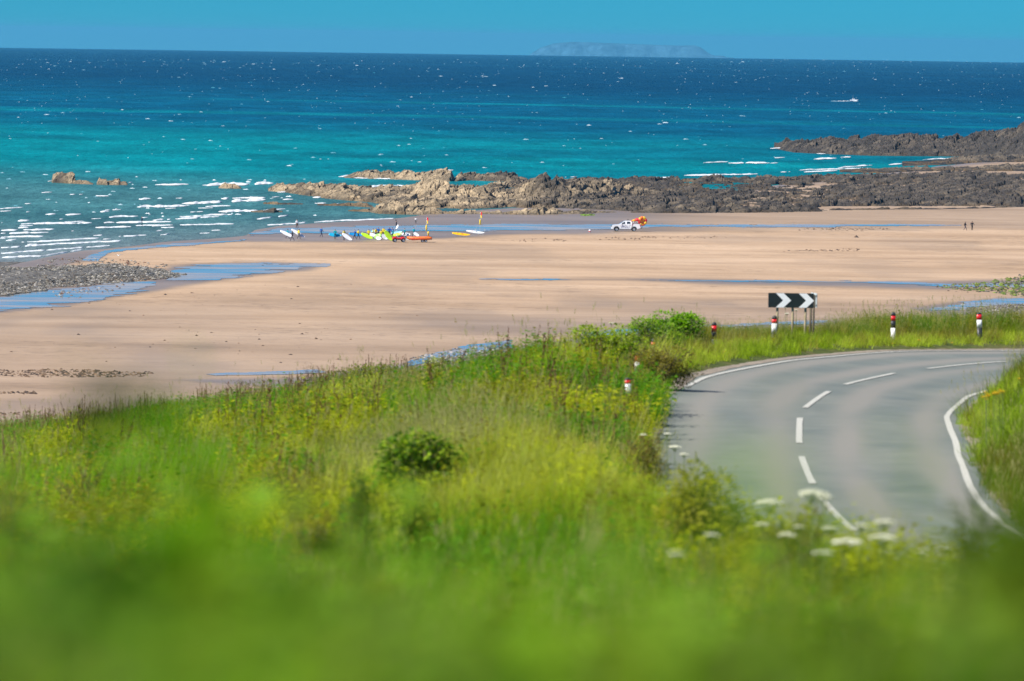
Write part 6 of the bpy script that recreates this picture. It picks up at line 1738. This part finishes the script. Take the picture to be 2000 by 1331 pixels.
def quad():
    g = bz(779, 473.4)
    root = empty('quad_bike', (g.x, g.y, g.z), math.pi + 0.12); root.scale = (1.12,) * 3
    tag(root, 'red quad bike with black tyres hitched in front of the orange boat', 'quad bike')
    for x in (0.62, -0.62):
        for y in (-0.46, 0.46): wheel(root, x, y, 0.30, 0.24, 16)
    q = MB(); q.prism([(-0.85, 0.55), (-0.80, 0.78), (-0.35, 0.80), (-0.2, 0.66), (0.25, 0.66), (0.40, 0.86), (0.85, 0.80), (0.95, 0.58), (0.4, 0.50), (-0.4, 0.48)], -0.26, 0.26); q.build('body', M_RUBR, root, False, 0.05)
    for x in (0.62, -0.62):
        for y in (-0.46, 0.46):
            f = MB(); pts = [(x + 0.38 * math.cos(a), 0.30 + 0.38 * math.sin(a)) for a in np.linspace(0.35, math.pi - 0.35, 9)]
            pin = [(x + 0.34 * math.cos(a), 0.30 + 0.34 * math.sin(a)) for a in np.linspace(math.pi - 0.35, 0.35, 9)]
            f.prism(pts + pin, y - 0.17, y + 0.17); f.build('mudguard', M_RUBR, root, False)
    q = MB(); q.box((-0.25, 0, 0.86), (0.75, 0.30, 0.13)); q.build('seat', M_TRIM, root, False, 0.05)
    q = MB(); q.tube([(0.42, 0, 0.80), (0.30, 0, 1.08)], 0.03, 8); q.tube([(0.26, -0.36, 1.10), (0.30, 0, 1.08), (0.26, 0.36, 1.10)], 0.018, 8); q.build('handlebar', M_TRIM, root, True)
    for x in (0.72, -0.72):
        q = MB()
        for y in (-0.3, -0.1, 0.1, 0.3): q.tube([(x - 0.22, y, 0.90), (x + 0.22, y, 0.90)], 0.012, 6)
        for k in (-0.22, 0.22): q.tube([(x + k, -0.34, 0.90), (x + k, 0.34, 0.90)], 0.012, 6); q.tube([(x + k, 0, 0.70), (x + k, 0, 0.90)], 0.012, 6)
        q.build('rack', M_TRIM, root)
    q = MB(); q.box((0.30, -0.05, 1.0), (0.16, 0.3, 0.2), (0, 0.3, 0)); q.build('number_plate', M_WHITE, root, False, 0.02)
    q = MB(); q.tube([(0.6, -0.4, 0.3), (0.6, 0.4, 0.3)], 0.04, 8); q.tube([(-0.6, -0.4, 0.3), (-0.6, 0.4, 0.3)], 0.04, 8); q.box((0, 0, 0.42), (1.3, 0.3, 0.16)); q.build('chassis', M_TRIM, root)
quad()

def rib():
    g = bz(824, 473.6)
    tr = empty('boat_trailer', (g.x, g.y, g.z), 0.04); tag(tr, 'small launching trailer under the orange inflatable boat', 'trailer')
    for x, y in ((0.08, -0.62), (0.08, 0.62), (0.62, -0.62), (0.62, 0.62)): wheel(tr, x, y, 0.26, 0.20, 16)
    q = MB()
    for y in (-0.35, 0.35): q.box((-0.2, y, 0.42), (3.0, 0.06, 0.08))
    q.box((0.35, 0, 0.30), (0.06, 1.2, 0.06)); q.box((-0.1, 0, 0.42), (0.06, 0.7, 0.06)); q.tube([(-1.7, -0.35, 0.42), (-2.9, 0, 0.45)], 0.04, 6); q.tube([(-1.7, 0.35, 0.42), (-2.9, 0, 0.45)], 0.04, 6)
    q.build('frame', M_METAL, tr)
    bt = empty('inflatable_boat', (g.x - 0.40, g.y, g.z + 0.64), 0.04); bt.rotation_euler = (0, -0.04, 0.04); tag(bt, 'orange red inflatable rescue boat on its trailer behind the quad bike', 'boat')
    q = MB()
    for sg in (-1, 1):
        q.tube([(2.05, sg * .58, 0.02), (1.75, sg * .60, 0.0), (0.6, sg * .62, 0), (-0.8, sg * .56, 0.02), (-1.5, sg * .36, 0.08), (-1.95, sg * .02, 0.16)], [0.12, 0.24, 0.26, 0.26, 0.24, 0.21], 14)
    q.build('tube', M_ORANGE, bt, True)
    q = MB(); q.prism([(-1.7, 0.0), (-1.2, -0.28), (1.6, -0.26), (1.65, 0.0)], -0.42, 0.42); q.build('hull', M_RUBR, bt, False, 0.03)
    q = MB()
    for sg in (-1, 1): q.tube([(1.7, sg * .60 - 0, -0.02), (0.6, sg * .885, -0.02), (-0.8, sg * .83, 0.0), (-1.5, sg * .60, 0.05)], 0.03, 6)
    q.build('rubbing_strake', M_RUBR, bt, True)
    q = MB(); q.box((1.62, 0, 0.10), (0.06, 0.9, 0.5)); q.build('transom', M_TRIM, bt)
    q = MB(); q.box((1.86, 0, 0.40), (0.34, 0.30, 0.34)); q.box((1.84, 0, 0.05), (0.14, 0.14, 0.6)); q.box((1.9, 0, -0.24), (0.34, 0.05, 0.10)); q.build('outboard_motor', M_METAL, bt, False, 0.03)
    q = MB(); q.tube([(1.3, -0.5, 0.25), (1.3, -0.45, 0.7), (1.3, 0.45, 0.7), (1.3, 0.5, 0.25)], 0.03, 6); q.build('frame_hoop', M_METAL, bt, True)
    for x in (-1.0, 0.0, 1.0):
        q = MB(); q.tube([(x - 0.12, -0.80, 0.12), (x, -0.84, 0.16), (x + 0.12, -0.80, 0.12)], 0.02, 6); q.build('grab_handle', M_TRIM, bt)
    # gear stowed at the stern
    rt = empty('rescue_tube', (g.x + 1.02, g.y, g.z + 1.05)); tag(rt, 'yellow rescue tube standing upright at the stern of the orange boat', 'rescue tube')
    q = MB(); q.lathe([(0.0, -0.05), (0.12, 0.0), (0.15, 0.3), (0.13, 0.62), (0.05, 0.75), (0, 0.76)], 12); q.build('float', M_FYEL, rt, True)
    q = MB(); q.lathe([(0.155, 0.28), (0.158, 0.34), (0.152, 0.40)], 12); q.build('strap', M_TRIM, rt, True)
rib()

# gull over the beach
d = 800.0
c = atd(231, 499.5, d); root = empty('gull', tuple(float(q) for q in c)); root.rotation_euler = (0.25, 0, 0.5); tag(root, 'pale gull gliding low over the sand near the pebble bank', 'gull')
M_GULL = simple('gull_white', (0.75, 0.75, 0.74), 0.8); M_GREYW = simple('gull_grey', (0.36, 0.37, 0.39), 0.8)
q = MB(); q.tube([(0, -0.27, 0.01), (0, -0.2, 0.02), (0, -0.05, 0), (0, 0.12, 0), (0, 0.26, 0.01), (0, 0.34, 0.015)], [0.02, 0.055, 0.075, 0.06, 0.03, 0.045], 10); q.build('body', M_GULL, root, True)
q = MB(); q.lathe([(0.0, -0.06), (0.012, -0.055), (0.018, 0.0)], 8, (0, -0.27, 0.01), 'Y'); q.build('beak', M_YEL, root)
for sg in (-1, 1):
    V = []
    for t, ch in ((0.0, 0.17), (0.35, 0.18), (0.7, 0.12), (1.0, 0.02)):
        x = sg * (0.05 + 0.66 * t); z = 0.03 + 0.26 * t - 0.14 * t * t; y = -0.08 + 0.10 * t * t
        for dy, dz in ((0, 0), (ch * .5, .018), (ch, 0), (ch * .5, -.004)): V.append((x, y + dy, z + dz))
    F = [(i * 4 + k, i * 4 + (k + 1) % 4, (i + 1) * 4 + (k + 1) % 4, (i + 1) * 4 + k) for i in range(3) for k in range(4)] + [(0, 1, 2, 3), (12, 13, 14, 15)]
    q = MB(); q.add(V, F); q.build('wing', M_GREYW, root, True)

# small boat far out with its wake
p = onz(1667, 197.5, 0.0)
for _ in range(4):
    v = ray(1667, 197.5); p = v * ((zsea(p[0], p[1]) - HC) / v[2]); p[2] += HC
s = FPX / p[1]
root = empty('motor_boat', (float(p[0]), float(p[1]), float(p[2]))); tag(root, 'tiny white motor boat far out on the blue sea at the right', 'boat'); root.scale = (0.9,) * 3
q = MB(); q.prism([(-2.6, 0.7), (-2.2, -0.3), (1.8, -0.3), (3.0, 0.9)], -0.9, 0.9); q.build('hull', M_FOAMW, root)
q = MB(); q.prism([(-0.8, 0.75), (-0.7, 1.7), (0.5, 1.7), (0.9, 0.8)], -0.7, 0.7); q.build('wheelhouse', M_FOAMW, root)
q = MB(); q.box((-0.1, -0.705, 1.35), (0.9, 0.02, 0.4)); q.build('window', M_GLASS, root)
q = MB(); q.tube([(-0.3, 0, 1.7), (-0.3, 0, 4.0)], 0.06, 6); q.build('mast', M_METAL, root)
w_ = Foam(); w_.caps(np.array([1630.0, 1641, 1650, 1657, 1671]), np.array([198.2, 198.1, 198, 198, 198]), np.array([16.0, 18, 14, 10, 10]), np.array([.7, .8, 1.0, 1.2, 1.2]))
w_.build('boat_wake', 'thin white wake trailing to the left of the tiny motor boat')

# ================================================================== AIR
m, nt, out = nmat('sea_haze')
pv = N(nt, 'ShaderNodeVolumePrincipled')
pv.inputs['Color'].default_value = (0.18, 0.66, 1.0, 1); pv.inputs['Density'].default_value = 3.0e-5; pv.inputs['Anisotropy'].default_value = 0.2
pv.inputs['Density Attribute'].default_value = ''
nt.links.new(pv.outputs[0], out.inputs['Volume'])
q = MB(); q.box((0, 20000, (60 - 330) / 2), (52000, 56000, 390))
o = q.build('haze', m); o['kind'] = 'stuff'; o['label'] = 'thin pale sea haze in the air'
